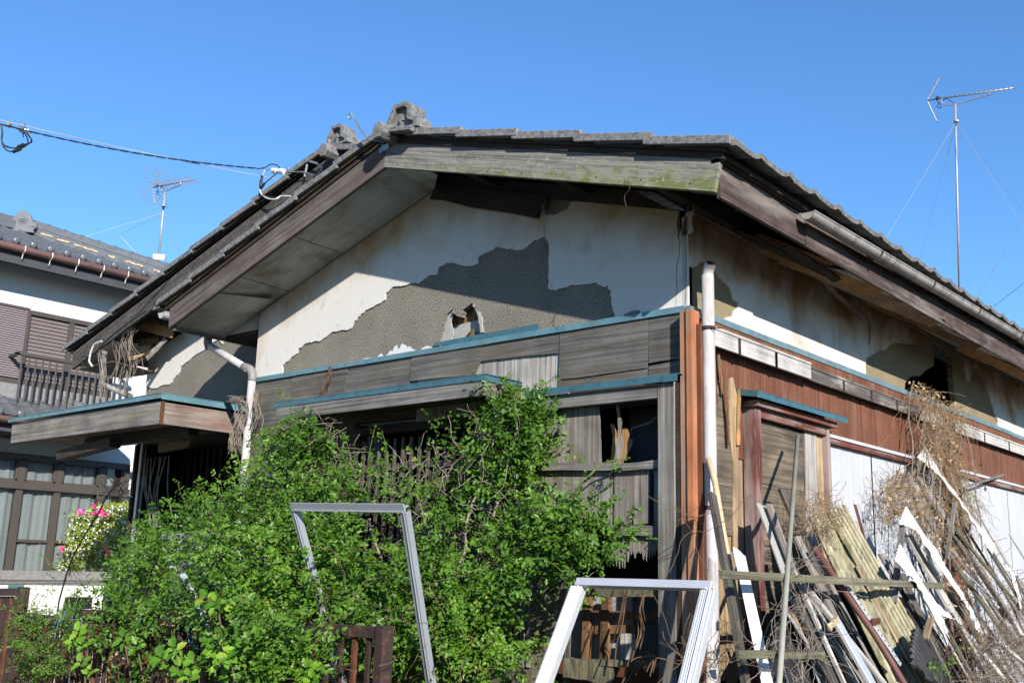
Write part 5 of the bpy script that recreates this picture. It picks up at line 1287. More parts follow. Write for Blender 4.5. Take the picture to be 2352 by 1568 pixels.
lean('board', L4(262,300), L4(420,760), .13, .012, 'scratch', 'short grey flat sheet leaning on the dark red door post', 'board', -.02, G, broken=.01)
lean('board', L4(320,290), L4(450,640), .05, .02, 'board', 'narrow silvery strip in front of the grey flat sheet', 'board', .03, G)
lean('board', L4(400,185), L4(560,560), .085, .022, 'board_dark', 'thick dark grey board behind the pale plastic pole', 'board', .0, G, broken=.012)
lean('board', L4(520,520), L4(800,1120), .06, .02, 'board', 'silvery board running under the mossy corrugated sheet', 'board', .05, G)
lean('board', L4(480,820), L4(790,1568), .085, .03, 'board_dark', 'broad dark plank with pale edge crossing low behind the pole', 'board', .07, G)
lean('board', L4(495,760), L4(620,1040), .022, .02, 'board_white', 'thin white edged lath crossing behind the pole', 'lath', .11, G)
lean('board', L4(540,840), L4(770,1120), .030, .018, 'board_white', 'slim cream lath ending at the white window channel', 'lath', .13, G)
lean('board', L4(480,1090), L4(800,1500), .07, .012, 'light_wood', 'bare brown board low behind the tangled twigs', 'board', .02, G)
lean('channel', L4(775,1105), L4(1030,1568), .085, .022, 'alu_white', 'ribbed white window channel with a torn cream end', 'window channel', .16, ext=True)
for k in range(4):
    lean('channel_rib', L4(750+k*22,1130+k*2), L4(1005+k*22,1590+k*2), .006, .008, 'alu_white', 'raised rib on the white window channel', 'window channel', .178, 'ribs of the white window channel') if False else None
o = MB().beam(LP(L4(745,1170), .19), LP(L4(795,1110), .19), .03, .02, (0,0,1), 4, .006).build('foam_scrap', M['mortar_nb']); tag(o, 'scrap of yellow foam stuck on the white channel end', 'foam scrap')
# pale pole
a, b = LP(L4(517,-190), .16), LP(L4(385,1568), .30); d = b-a; b = a+d*((a.z-.02)/-d.z)
o = MB().tube([a, b], .0135, 12).build('plastic_pole', M['pole'], None, smooth=True); tag(o, 'pale plastic pole standing upright before the right door', 'pole')
# brown pipe
a, b = LP(L4(630,600), .12), LP(L4(1068,1225), .16); d = b-a; c = LP(L5(345,1568), .2)
o = MB().tube([a, b, c, c+(c-b)*.9], .019, 12).build('rusty_pipe', M['rustpipe'], None, smooth=True); tag(o, 'brown rusty pipe lying across the mossy corrugated sheet', 'pipe')
# perforated steel strip
a, b = LP(L4(875,880), .15), LP(L5(325,1450), .17)
e = empty('slotted_steel', b, 'perforated steel strip leaning next to the brown pipe', 'steel strip')
MB().beam(a, b, .035, .006, (b-a).cross(NP)).beam(a+Vector((-.02,0,0)), b+Vector((-.02,0,0)), .01, .03, (b-a).cross(NP)).build('strip', M['alu_white'], e, .001)
for i in range(15):
    p = a.lerp(b, (i+.6)/15.2); MB().tube([p-NP*.004, p+NP*.0045], .006, 8).build('hole', M['dark'], e)
MB().beam(LP(L5(140,1175), .18), LP(L5(190,1170), .18), .035, .01).build('clip', M['rust'], e)
# thin steel bars with white caps
for A, B_, lab in ((L4(845,300), L4(1035,820), 'brown steel bar with white cap, left one of the pair'), (L4(925,295), L4(1060,780), 'brown steel bar with white cap, right one of the pair')):
    p, q = LP(A, -.05), LP(B_, -.04); e = empty('capped_bar', q, lab, 'steel bar'); d = (q-p)
    MB().beam(p, q+d*.4, .02, .014, d.cross(NP)).build('bar', M['rustpipe'], e); MB().beam(p+Vector((0,0,.045)), p-Vector((0,0,.005)), .022, .022, (1,0,0)).build('cap', M['white'], e, .003)
# mossy corrugated sheets
def csheet(name, a, b, c, mat, lab, off, W, pitch, amp, L=None, **kw):
    p, q, r = LP(a, off), LP(b, off), LP(c, off); aw = (q-p).normalized(); al = (r-p); L_ = al.length; al.normalize()
    o = corr(name, p, aw, al, (q-p).length if not W else W, L_ if not L else L, NP, amp, pitch, mat, None, **kw); tag(o, lab, 'corrugated sheet'); return o
csheet('corrugated_sheet', L4(600,385), L4(760,350), L4(1010,1240), 'corrmoss', 'mossy yellow green corrugated sheet, lower of the two, under the brown pipe', .03, None, .085, .034, 1.9)
csheet('corrugated_sheet', L4(720,350), L4(835,325), L4(1068,960), 'corrmoss', 'mossy corrugated sheet lying on top, its folded head wrapped in dry vines', .07, None, .065, .032, 1.9)
# battens nailed across
def batten(a, b, off0, off1, w, mat, lab):
    p, q = LP(a, off0), LP(b, off1); o = plank('batten', p, q, w, .022, M[mat], None, (0,0,1), .003, 0, 12); tag(o, lab, 'batten'); return o
batten((1658,1318), (2160,1345), .24, .22, .040, 'board_moss', 'long weathered batten running level across the leaning junk')
batten(L4(98,1362), L4(690,1366), .24, .26, .036, 'board_moss', 'short mossy batten below the long one')
# white corrugated pieces, torn
def torn(name, pts, off, lab, mat='corrwhite', th=.004, bend=.06, ridges=.007, pitch=.05, U=(0,1)):
    """torn corrugated sheet cut from an outline, ribs along its length"""
    L = jag(pts, .35, 11, True); P3 = [LP(p, off) for p in L]; c = sum(P3, Vector())/len(P3)
    ax_l = (LP(pts[U[1]], off)-LP(pts[U[0]], off)).normalized(); ax_w = ax_l.cross(NP).normalized()
    us = [(p-c).dot(ax_w) for p in P3]; ls = [(p-c).dot(ax_l) for p in P3]
    bm = bmesh.new(); vv = [bm.verts.new(c+ax_w*u+ax_l*l) for u, l in zip(us, ls)]; f = bm.faces.new(vv)
    for k in range(int(min(us)/.012)-1, int(max(us)/.012)+2):
        bmesh.ops.bisect_plane(bm, geom=bm.verts[:]+bm.edges[:]+bm.faces[:], plane_co=c+ax_w*(k*.012), plane_no=ax_w)
    for k in range(int(min(ls)/.12)-1, int(max(ls)/.12)+2):
        bmesh.ops.bisect_plane(bm, geom=bm.verts[:]+bm.edges[:]+bm.faces[:], plane_co=c+ax_l*(k*.12), plane_no=ax_l)
    Lm = max(ls)-min(ls)
    for v in bm.verts:
        u = (v.co-c).dot(ax_w); l = (v.co-c).dot(ax_l); t = (l-min(ls))/Lm
        v.co += NP*(math.sin(u/pitch*2*math.pi)*ridges + bend*math.sin(t*3.1)*(u/ .1)*.3 - bend*t*t*.5)
    bmesh.ops.triangulate(bm, faces=[f for f in bm.faces if len(f.verts) > 4])
    me = bpy.data.meshes.new(name); bm.to_mesh(me); bm.free()
    o = link(name, me, M[mat], None, None, True); s = o.modifiers.new('s', 'SOLIDIFY'); s.thickness = th
    tag(o, lab, 'corrugated sheet'); return o
torn('torn_sheet', [L5(485,52), L5(428,125), L5(500,188), L5(560,240), L5(640,330), L5(700,400), L5(790,545), L5(850,650), L5(915,745), L5(955,690), L5(880,590), L5(800,520), L5(700,345), L5(610,240), L5(545,120)], .16, 'torn white corrugated piece, topmost of those leaning among dry vines', U=(1,8))
torn('torn_sheet', [L5(362,432), L5(312,548), L5(365,570), L5(430,595), L5(520,760), L5(640,920), L5(750,1060), L5(830,1235), L5(880,1240), L5(800,1100), L5(745,1000), L5(640,830), L5(600,700), L5(480,600), L5(420,500)], .20, 'long torn white corrugated piece, middle one of the three big ones', U=(1,7))
torn('torn_sheet', [L5(320,668), L5(283,785), L5(330,850), L5(420,930), L5(470,1050), L5(560,1180), L5(600,1250), L5(645,1325), L5(612,1180), L5(655,1275), L5(640,1200), L5(600,1120), L5(705,1148), L5(580,1030), L5(490,930), L5(400,800)], .26, 'torn white corrugated piece, lowest of the three big ones, behind the batten', U=(1,7))
torn('torn_sheet', [L5(980,790), L5(1030,880), L5(1060,980), L5(1112,1110), L5(1112,1010), L5(1080,930), L5(1040,850)], .14, 'white sheet sliver at the right picture edge', U=(0,3))
torn('torn_sheet', [L5(420,1210), L5(385,1330), L5(395,1450), L5(520,1568), L5(650,1620), L5(640,1530), L5(560,1400), L5(480,1290)], .22, 'black tarred corrugated sheet at the bottom edge', 'corrblack', .004, .02, .014, .05, U=(0,5))
# black sheet added as deep shade behind the lower pile; fan of thin slats
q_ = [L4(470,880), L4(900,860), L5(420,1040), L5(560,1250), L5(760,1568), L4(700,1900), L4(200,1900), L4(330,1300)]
o = MB().prism([LP(p, -.06) for p in q_], NP*-.006).build('shade_board', M['corrblack']); tag(o, 'black board added as deep shade behind the foot of the leaning junk', 'board')
rs = random.Random(5)
for i, (u, v, L_, s_, w_, mt, off, lab) in enumerate((
  (1812,1296,260,.52,.055,'board_dark',.02,'dark plank just right of the pale pole behind the long batten'), (1838,1330,300,.55,.045,'board',.06,'silvery plank crossing behind the white window channel'),
  (1905,1400,200,.60,.05,'board_moss',.01,'mossy plank in the shadow under the brown pipe'), (1960,1330,260,.62,.04,'light_wood',-.01,'bare brown plank between the mossy sheets and the perforated strip'),
  (2020,1270,300,.60,.06,'board',.02,'grey plank right of the mossy sheets'), (2062,1330,280,.62,.05,'board_dark',.05,'dark plank left of the black tarred corrugated sheet'),
  (2120,1180,340,.66,.05,'board',.04,'silvery plank between the middle and lowest white pieces'), (2160,1120,400,.62,.045,'board_moss',.03,'mossy plank emerging from the straw heap'),
  (2205,1240,330,.64,.055,'board_dark',.06,'dark plank right of the middle white piece'), (2240,1170,380,.60,.04,'board_white',.05,'whitish plank parallel to the long silvery plank'),
  (2270,1300,260,.66,.05,'board',.09,'grey plank low near the right picture edge'), (2180,1360,240,.7,.045,'board_moss',.10,'mossy plank just above the twig mat'))):
    lean('board', (u,v), (u+L_*s_, v+L_), w_, .018, mt, lab, 'board', off, G, broken=.02)
for i in range(58):
    u = 1790+i*9.8+rs.uniform(-8,8); v = rs.uniform(1290,1420) if u < 2000 else rs.uniform(1180,1450); sl_ = rs.uniform(.42,.75)
    L_ = rs.uniform(200,420); a = (u, v); b = (u+L_*sl_, v+L_)
    m_ = rs.choice(['board','board_dark','board_moss','board_dark','light_wood','board_white','board'])
    o = lean('slat', a, b, rs.uniform(.010,.032), .008, m_, {'board': 'silvery', 'board_dark': 'dark', 'board_moss': 'greenish', 'light_wood': 'bare brown', 'board_white': 'whitish'}[m_] + (' thin slat in the jumble left of the dark stake' if u < 2110 else ' thin slat in the jumble under the long silvery plank'), 'slat', rs.uniform(-.04,.07), 'thin slats in the leaning jumble', broken=.012, warp=.003)
# more planks to the right
B2 = (
 (L5(430,250), L5(1000,1100), .075, 'board', 'long silvery plank descending right from the vine heap', .06),
 (L5(680,590), L5(1112,1130), .06, 'board_moss', 'mossy plank below the long silvery plank at right', .09),
 (L5(600,560), L5(930,1090), .05, 'board_dark', 'dark plank in the shade under the long silvery plank', .02),
 (L5(370,620), L5(560,960), .13, 'board_white', 'broad pale plank behind the middle white corrugated piece', .10),
 (L5(690,830), L5(990,1240), .045, 'board_moss', 'narrow mossy plank low at right between twigs', .10),
 (L5(250,1040), L5(420,1400), .09, 'board_moss', 'greenish board leaning beside the mossy sheets', .06),
 (L5(200,1010), L5(330,1300), .06, 'board', 'grey board beside the greenish board', .03),
 (L5(640,1120), L5(850,1500), .05, 'board_dark', 'dark lath under the end of the middle white piece', .12),
 (L5(600,1190), L5(800,1568), .04, 'board_moss', 'short mossy lath near the black corrugated sheet', .16),
 (L5(880,700), L5(1060,1000), .03, 'board_dark', 'thin dark stick next to the topmost white piece', .12),
 (L5(1060,880), L5(1250,1230), .06, 'board', 'grey plank cut by the right picture edge', .08),
 (L5(330,860), L5(520,1280), .06, 'board_dark', 'shaded plank right behind the lowest white piece', .05),
)
for a, b, w_, mt, lab, off in B2: lean('board', a, b, w_, .022, mt, lab, 'board', off, G, broken=.015)
def stick(a, b, off0, off1, w, mat, lab):
    o = plank('stick', LP(a, off0), LP(b, off1), w, w*.5, M[mat], None, (1,0,0), .003, .008, 8); tag(o, lab, 'stick', 'grey sticks propped among the junk')
stick(L5(620,780), L5(668,412), .1, .16, .032, 'grey_z', 'grey upright stick behind the long plank')
stick(L5(275,1050), L5(340,555), .1, .18, .04, 'grey_z', 'grey upright stick under the vine heap')
stick(L5(480,1290), L5(520,1150), .22, .26, .04, 'light_wood', 'short pale peg between the lowest white piece and the black sheet')
stick(L5(410,240), L5(450,150), .12, .16, .035, 'grey_z', 'grey peg just below the head of the topmost white piece')
stick(L5(690,335), L5(975,232), .1, .14, .03, 'grey_z', 'grey stick poking out right towards the white panel')
stick(L5(852,330), L5(760,-40), .0, .0, .055, 'board_dark', 'dark stake rising from the vines to the rail')
stick(R8(1745,1500), R8(2115,1405), .0, .12, .03, 'grey_z', 'grey lath sticking out above the vines at the rail')
stick(R8(1920,1560), R8(1880,1470), -.02, -.02, .04, 'light_wood', 'pale peg below the grey lath')
lean('channel', L5(730,850), L5(930,1050), .022, .012, 'alu_white', 'short bright white strip between dark planks at right', 'metal strip', .16, ext=False)
for a, b, lab in ((L5(950,1300), L5(1112,1440), 'rusty white pipe low at the right picture edge'), (L5(855,1380), L5(985,1540), 'broken white pipe in the bottom twig tangle'), (L5(1030,1140), L5(1100,1260), 'short white pipe end at right beside the mossy planks')):
    o = MB().tube([LP(a, .16), LP(b, .2)], .014, 10).build('white_pipe', M['corrwhite'], None, smooth=True); tag(o, lab, 'pipe')
# rocks
for i, (uv, r) in enumerate(((L5(975,1120), .05), (L5(730,1430), .07), (L5(870,1300), .055))):
    bm = bmesh.new(); bmesh.ops.create_icosphere(bm, subdivisions=3, radius=r)
    for v in bm.verts: v.co *= 1 + .35*noise.noise(v.co*9+Vector((i*7,0,0)))
    me = bpy.data.meshes.new('stone'); bm.to_mesh(me); bm.free()
    o = link('stone', me, M['concrete'], None, Matrix.Translation(LP(uv, .0))); tag(o, ['grey stone between the mossy planks at right', 'round dark stone right of the black sheet', 'large stone behind the end of the middle white piece', 'small stone wedged under the long plank', 'stone beside the narrow mossy plank'][i], 'stone')
# =================================================================== plants
rng = np.random.default_rng(11)
def inpoly(pts, poly):
    x, y = pts[:,0], pts[:,1]; ins = np.zeros(len(pts), bool); n = len(poly)
    for i in range(n):
        x1, y1 = poly[i]; x2, y2 = poly[(i+1) % n]
        c = ((y1 > y) != (y2 > y)) & (x < (x2-x1)*(y-y1)/((y2-y1) or 1e-9)+x1); ins ^= c
    return ins
def sample(poly, n):
    a = np.array(poly); lo, hi = a.min(0), a.max(0); out = np.zeros((0,2))
    while len(out) < n:
        p = lo+(hi-lo)*rng.random((n*2,2)); out = np.vstack([out, p[inpoly(p, poly)]])
    return out[:n]
def nrm(a): return a/np.maximum(np.linalg.norm(a, axis=-1, keepdims=True), 1e-9)
def leaf_mesh(name, base, d, n, L, W, mat, parent, rnd=None, fold=.25, droop=.15, teeth=False):
    """base points, pointing direction, face normal, length and width arrays -> one mesh of folded leaflets"""
    d = nrm(d); s = nrm(np.cross(d, n)); n = np.cross(s, d); L = L[:,None]; W = W[:,None]
    T = base + d*L - n*L*droop
    a1 = base + d*L*.30 + s*W*.44 + n*W*fold*.5; a2 = base + d*L*.70 + s*W*.40 + n*W*fold*.5 - n*L*droop*.4
    b1 = base + d*L*.30 - s*W*.44 + n*W*fold*.5; b2 = base + d*L*.70 - s*W*.40 + n*W*fold*.5 - n*L*droop*.4
    v = np.stack([base, a1, a2, T, b2, b1], 1).reshape(-1,3); k = len(base)
    me = bpy.data.meshes.new(name); me.vertices.add(len(v)); me.vertices.foreach_set('co', v.ravel())
    idx = (np.arange(k)[:,None]*6 + np.array([[0,1,2,3,0,3,4,5]])).ravel()
    me.loops.add(len(idx)); me.loops.foreach_set('vertex_index', idx)
    me.polygons.add(2*k); me.polygons.foreach_set('loop_start', np.arange(2*k)*4); me.polygons.foreach_set('loop_total', np.full(2*k, 4))
    me.update(calc_edges=True); me.validate()
    at_ = me.attributes.new('rnd', 'FLOAT', 'FACE'); r = rng.random(k) if rnd is None else rnd
    at_.data.foreach_set('value', np.repeat(r, 2).astype(np.float32))
    o = bpy.data.objects.new(name, me); col.objects.link(o); me.materials.append(M[mat])
    if parent: o.parent = parent; o.matrix_parent_inverse = Matrix.Translation(parent.location).inverted()
    return o
def unproj(px, y):
    out = np.zeros((len(px),3))
    for i in range(len(px)): out[i] = at(px[i,0], px[i,1], 'y', y[i])
    return out
def sprigs(start, dir0, length, nclu=9, grav=.3):
    """curved shoots: list of arrays of points along each"""
    res = []
    for p, d, l in zip(start, dir0, length):
        d = np.array(d)/np.linalg.norm(d); step = l/nclu; pts = [p.copy()]; q = p.copy()
        for k in range(nclu):
            d = d + rng.normal(0, .16, 3); d[2] -= grav*k/nclu*.35; d /= np.linalg.norm(d); q = q + d*step; pts.append(q.copy())
        res.append(np.array(pts))
    return res
def compound(shoots, n_leaf=5, size=.021, per=1, updir=(.25,-.5,.8), spread=.9):
    B=[];D=[];NN=[];LL=[];C=[]
    for sh in shoots:
        cr_ = float(np.clip(.5+.9*noise.noise(Vector(sh[0])*2.2)+rng.normal(0,.15), 0, .95))
        for k in range(1, len(sh)):
            for _ in range(per):
                ax = nrm(sh[k]-sh[k-1]); rd = rng.normal(0,1,3); out = nrm(rd - ax*(rd@ax)); dd = nrm(out*.9+ax*.5+np.array([0,0,.1]))
                nn = nrm(np.array(updir)+rng.normal(0,.45,3)); side = nrm(np.cross(dd, nn)); rl = size*2.3*rng.uniform(.7,1.2); s_ = size*rng.uniform(.6,1.3)
                for j in range((n_leaf-1)//2):
                    t = .45+.5*j/max(1,(n_leaf-3)/2)
                    for sg_ in (-1,1):
                        B.append(sh[k]+dd*rl*t); D.append(side*sg_*spread+dd*.5); NN.append(nn+rng.normal(0,.3,3)); LL.append(s_*rng.uniform(.8,1.1)); C.append(cr_)
                B.append(sh[k]+dd*rl); D.append(dd); NN.append(nn+rng.normal(0,.25,3)); LL.append(s_*1.1); C.append(cr_)
    C = np.clip(np.array(C)*.55+rng.random(len(B))**1.0*.46, 0, 1)
    return np.array(B), np.array(D), np.array(NN), np.array(LL), C
def stems_mesh(name, shoots, r, mat, parent, n=3):
    mb = MB()
    for s_ in shoots: mb.tube([Vector(p) for p in s_], r, n, cap=False)
    return mb.build(name, M[mat], parent)
def tangle(poly, n, L, yfun, step=.035, wob=.5, bias=(0,0,0), r=.0022, pl=None):
    px = sample(poly, n); out = []
    for i in range(n):
        if pl is None: p = np.array(at(px[i,0], px[i,1], 'y', yfun()))
        else: p = np.array(LP(px[i], pl()))
        d = rng.normal(0,1,3)+np.array(bias); d /= np.linalg.norm(d); pts = [p]; l = L*rng.uniform(.4,1.3)
        for k in range(max(3,int(l/step))):
            d = d+rng.normal(0,wob,3)*.5+np.array(bias)*.08; d /= np.linalg.norm(d); p = p+d*step; pts.append(p)
        out.append(np.array(pts))
    return out
def jitter_depth(px):
    # bush volume: hugs the wall at the top, swells out to the fence lower down, less deep near its right end
    u, v = px[:,0], px[:,1]; t = np.clip((v-950)/420, 0, 1)
    lim = np.interp(u, [250,600,660,860,900,1010,1080,1450], [1.62,1.62,1.25,1.2,.95,.90,.85,.55])
    front = -.28 - lim*t; back = -.06 - .25*t
    return front + (back-front)*rng.random(len(v))**1.4

rose = empty('climbing_rose', (-1.6,-.9,0), 'big sprawling green climbing rose covering the lower front wall and the fence', 'bush')
P_main = [(250,1568),(240,1440),(262,1345),(300,1280),(335,1240),(380,1235),(430,1165),(500,1165),(560,1140),(575,1080),(620,1020),(665,980),(720,985),(770,1010),(790,1060),(870,1100),(960,1110),(1030,1120),(1055,1200),
   (1040,1300),(1100,1330),(1130,1250),(1160,1200),(1250,1215),(1350,1200),(1400,1220),(1430,1250),(1440,1290),(1370,1300),(1260,1325),(1215,1370),(1200,1440),(1205,1500),(1190,1568),(900,1568),(880,1500),(700,1470),(680,1568)]
P_up = [(1060,975),(1110,940),(1170,935),(1215,940),(1245,975),(1240,1010),(1235,1070),(1190,1130),(1150,1180),(1090,1170),(1080,1100),(1100,1040),(1040,1010)]
P_low = [(560,1568),(600,1475),(700,1490),(700,1568)]
shs = []
def clump(p, thr, sc_=3.2):
    return noise.noise(Vector(p)*sc_) + .7*noise.noise(Vector(p)*sc_*2.4) > thr
def grow(poly, n, lenr, thr, dfun, dirb=(0,-.45,.75)):
    px = sample(poly, n*2); y = dfun(px); P3 = unproj(px, y); keep = np.array([clump(p, thr) for p in P3]); mid = (px[:,0] > 800) & (px[:,0] < 1160) & (px[:,1] < 1330); keep &= ~(mid & (rng.random(len(px)) < .68)); win = (px[:,0] > 770) & (px[:,0] < 1040) & (px[:,1] < 1125); keep &= ~(win & (rng.random(len(px)) < .75)); P3 = P3[keep][:n]
    d = rng.normal(0,.75,(len(P3),3))+np.array(dirb); return sprigs(P3, d, rng.uniform(*lenr, len(P3)))
shs += grow(P_main, 1850, (.14,.34), -.03, jitter_depth)
shs += grow(P_up, 260, (.12,.28), -.25, lambda v: -.10-.30*rng.random(len(v)))
shs += grow(P_low, 110, (.15,.3), -.3, lambda v: -1.7-.35*rng.random(len(v)))
P_fill = [(980,1060),(1100,1060),(1130,1200),(1100,1340),(1000,1320),(960,1150)]
shs += grow(P_fill, 45, (.12,.25), -.1, lambda v: -.15-.45*rng.random(len(v)))
# long young shoots above the outline
young = []
for u, v, y, l, dx in ((645,985,-.35,.35,.02),(672,960,-.3,.3,-.05),(845,1085,-.45,.36,.05),(895,1080,-.45,.28,.1),(1080,960,-.2,.26,.03),(1100,930,-.2,.2,.1),(1165,905,-.2,.14,0),(430,1180,-1,.25,-.05),(480,1170,-.9,.26,.1),(405,1215,-1,.3,.1),
     (560,1110,-.6,.25,-.1),(345,1270,-1.1,.2,-.1),(1400,1090,-.15,.12,.9),(1245,905,-.2,.16,.35),(510,1180,-.9,.22,.2),(310,1290,-1.3,.26,-.3)):
    young += sprigs([np.array(F((u,v),y))], [np.array([dx,-.1,1.])], [l], 9, .05)
ar = [np.array([tuple(q) for q in catmull([F(L3(410,330),-.2), F(L3(430,230),-.22), F(L3(530,110),-.22), F(L3(660,0),-.16), F((1440,1055),-.12)], 4)])]
ar2 = [np.array([tuple(q) for q in catmull([F(L3(90,930),-.5), F(L3(160,960),-.5), F(L3(230,1040),-.5), F(L3(295,1110),-.5)], 4)])]
B,D,NN,LL,C = compound(shs, 5, .0275)
leaf_mesh('foliage', B, D, NN, LL, LL*.62, 'leaf', rose, C)
B,D,NN,LL,C = compound(young+[ar[0][::2]], 5, .017); leaf_mesh('young_foliage', B, D, NN, LL, LL*.5, 'leaf_big', rose, C)
stems_mesh('stems', shs[::3], .0013, 'drygreen', rose); stems_mesh('young_stems', young, .0022, 'drygreen', rose, 4); stems_mesh('cane', ar+ar2, .006, 'drygreen', rose, 6)
lw = []
for a, b in (((1120,1010),(1050,1330)), ((1180,1000),(1060,1400)), ((960,1130),(1010,1400)), ((730,1000),(690,1200)), ((640,1100),(560,1400)), ((1100,1290),(1350,1220)), ((850,1180),(900,1450)), ((1010,1330),(1100,1280)), ((760,1250),(640,1568))):
    q = [Vector(F(a,-.35)).lerp(F(b,-.6), t)+Vector([random.uniform(-.04,.04) for _ in range(3)]) for t in np.linspace(0,1,7)]; lw.append(np.array([tuple(x) for x in catmull(q, 3)]))
stems_mesh('woody_stem', lw, .009, 'twig_grey', rose, 6)
# dead twigs inside the rose
tw = tangle([(690,970),(800,960),(830,1110),(740,1130),(700,1080)], 110, .3, lambda: -.15-.3*rng.random(), bias=(0,0,-.6))
tw += tangle([(830,1080),(1000,1040),(1060,990),(1190,950),(1180,1200),(1150,1330),(1020,1330),(900,1180)], 420, .30, lambda: -.12-.4*rng.random(), bias=(.1,0,-.5))
stems_mesh('dead_twigs', tw, .0021, 'twig_grey', rose)
tw = tangle([(280,1300),(600,1200),(1000,1350),(1150,1560),(300,1560)], 260, .3, lambda: -1.0-.8*rng.random())
stems_mesh('dry_stems', tw[:150], .0016, 'twig', rose)
stems_mesh('pale_cane', [np.array([tuple(q) for q in catmull([F((1120,905+150),-.3), F((1085,1100),-.35), F((1110,1180),-.38), F((1115,1240),-.4), F((1085,1300),-.4)],6)])], .004, 'twig_grey', rose, 5)

# sprigs scrambling over the left fence
sp_ = empty('fence_creeper', (-4.2,-1.8,0), 'thin leafy sprigs scrambling over the low dark fence beside the garden wall', 'bush')
s1 = grow([(40,1420),(110,1395),(150,1420),(190,1460),(150,1568),(60,1568)], 70, (.12,.25), -.5, lambda v: FY-.02-.15*rng.random(len(v)))
for u, v in ((105,1400),(120,1330),(128,1380),(165,1380),(80,1420),(60,1400)): s1 += sprigs([np.array(F((u,v+40),FY-.05))], [np.array([.05,0,1.])], [.28], 10, .05)
s1 += grow([(60,1440),(150,1425),(260,1430),(330,1568),(60,1568)], 150, (.12,.25), -.4, lambda v: FY+.15+.6*rng.random(len(v)))
B,D,NN,LL,C = compound(s1, 5, .017); leaf_mesh('foliage', B, D, NN, LL, LL*.55, 'leaf', sp_, C); stems_mesh('stems', s1, .0018, 'drygreen', sp_)

# hydrangeas
def rosette(c, n, size):
    B=[];D=[];NN=[];LL=[]
    for i in range(n):
        a = 2*math.pi*i/n+rng.uniform(-.3,.3); ring = (i % 2)
        ax = nrm(np.array([.35,-.75,.55])+rng.normal(0,.12,3)); u = nrm(np.cross(ax, [0,0,1])); w_ = np.cross(u, ax)
        d = u*math.cos(a)+w_*math.sin(a)+ax*(.15+.25*ring); B.append(np.array(c)+d*.012+ax*.015*ring); D.append(d); NN.append(ax-d*.2+rng.normal(0,.1,3)); LL.append(size*.76*rng.uniform(.7,1.1))
    return B,D,NN,LL
def hydr(px, lab, y, loc):
    e = empty('hydrangea', loc, lab, 'shrub', 'hydrangeas at the foot of the fence'); B=[];D=[];NN=[];LL=[]; st=[]
    for (uv, n, s_) in px:
        c = np.array(F(uv, y+rng.uniform(-.08,.08))); b,d,nn,l = rosette(c, n, s_); B+=b; D+=d; NN+=nn; LL+=l
        st.append(np.array([c, c+np.array([.02,.05,-.2]), c+np.array([.05,.1,-.6]), np.array([loc[0]+rng.uniform(-.1,.1), loc[1]+.1, .02])]))
    LL = np.array(LL); leaf_mesh('foliage', np.array(B), np.array(D), np.array(NN), LL, LL*.72, 'leaf_big', e, None, .3, .12); stems_mesh('stems', st, .005, 'twig', e, 5)
hydr([(L1(600,1200),6,.085),(L1(640,1280),5,.08),(L1(560,1260),5,.08),(L1(625,1430),6,.085),(L1(690,1490),5,.07)], 'bright leafy hydrangea shoots before the left fence section', -2.02, (-3.5,-1.8,0))
hydr([(L1(1230,1400),7,.095),(L1(1320,1330),5,.08),(L1(1370,1470),7,.09),(L1(1480,1420),6,.08),(L1(940,1250),6,.08),(L1(1040,1300),5,.07),(L1(1440,1540),6,.08)], 'bright leafy hydrangea low in the middle of the rusty fence', -2.02, (-2.6,-1.8,0))
hydr([(L1(1640,1330),7,.095),(L1(1740,1370),7,.095),(L1(1590,1240),5,.08),(L1(1830,1340),6,.08),(L1(1680,1430),6,.08),(L1(1560,950),6,.075),(L1(1640,980),5,.07),(L1(1790,1010),5,.08),(L1(1800,850),5,.07),(L2(400,1490),5,.09),(L2(450,1560),5,.08)], 'big leaved hydrangea at the right of the low bush, some leaves climbing the fence', -2.02, (-2.0,-1.8,0))
def dead_head(uv, y, loc, lab):
    c = np.array(F(uv, y)); n = 46; d = nrm(rng.normal(0,1,(n,3))); B = c+d*.04*rng.random((n,1))**.5; e = empty('dead_flower_head', c, lab, 'flower')
    leaf_mesh('petals', B, d, nrm(rng.normal(0,1,(n,3))), np.full(n,.016), np.full(n,.015), 'dryleafc', e); MB().tube([Vector(c), Vector(c)+Vector((.02,.03,-.2)), Vector(c)+Vector((.1,.06,-.75))], .003, 5).build('stalk', M['twig'], e)
M['dryleafc'] = leafmat('dry_petal', (.22,.15,.08), (.42,.31,.19), .8, .2)
dead_head(L1(1290,1100), -1.9, None, 'dried brown hydrangea flower head above the middle shoots')
dead_head(L1(885,1385), -1.9, None, 'small dried hydrangea flower head low at the fence')

# azalea on the neighbour's side
azl = empty('azalea', (-11.9,2.8,0), 'pale green azalea bush with white bells and pink flowers before the curtained window', 'bush')
P_az = [(130,1310),(150,1270),(165,1225),(175,1185),(215,1165),(250,1165),(300,1160),(318,1180),(300,1300),(300,1345),(220,1330)]
px = sample(P_az, 900); y = 2.45+.75*rng.random(900); P3 = unproj(px, y)
Pk = np.array([p for p in P3 if noise.noise(Vector(p)*2.6) > -.28])
B=[];D=[];NN=[];LL=[];WB=[]
for p in Pk:
    for j in range(26):
        q = p+rng.normal(0,.07,3)*np.array([1,1,.45]); B.append(q); D.append(rng.normal(0,1,3)+np.array([.2,-.2,.6])); NN.append(np.array([.3,-.5,.7])+rng.normal(0,.5,3)); LL.append(.058*rng.uniform(.6,1.2))
    for j in range(4): WB.append(p+rng.normal(0,.05,3)*np.array([1,1,.4])+np.array([.02,-.03,-.01]))
LL = np.array(LL); leaf_mesh('foliage', np.array(B), np.array(D), np.array(NN), LL, LL*.42, 'leaf_az', azl)
wb = MB()
for p in WB: wb.sphere(p, .017, 5, 3)
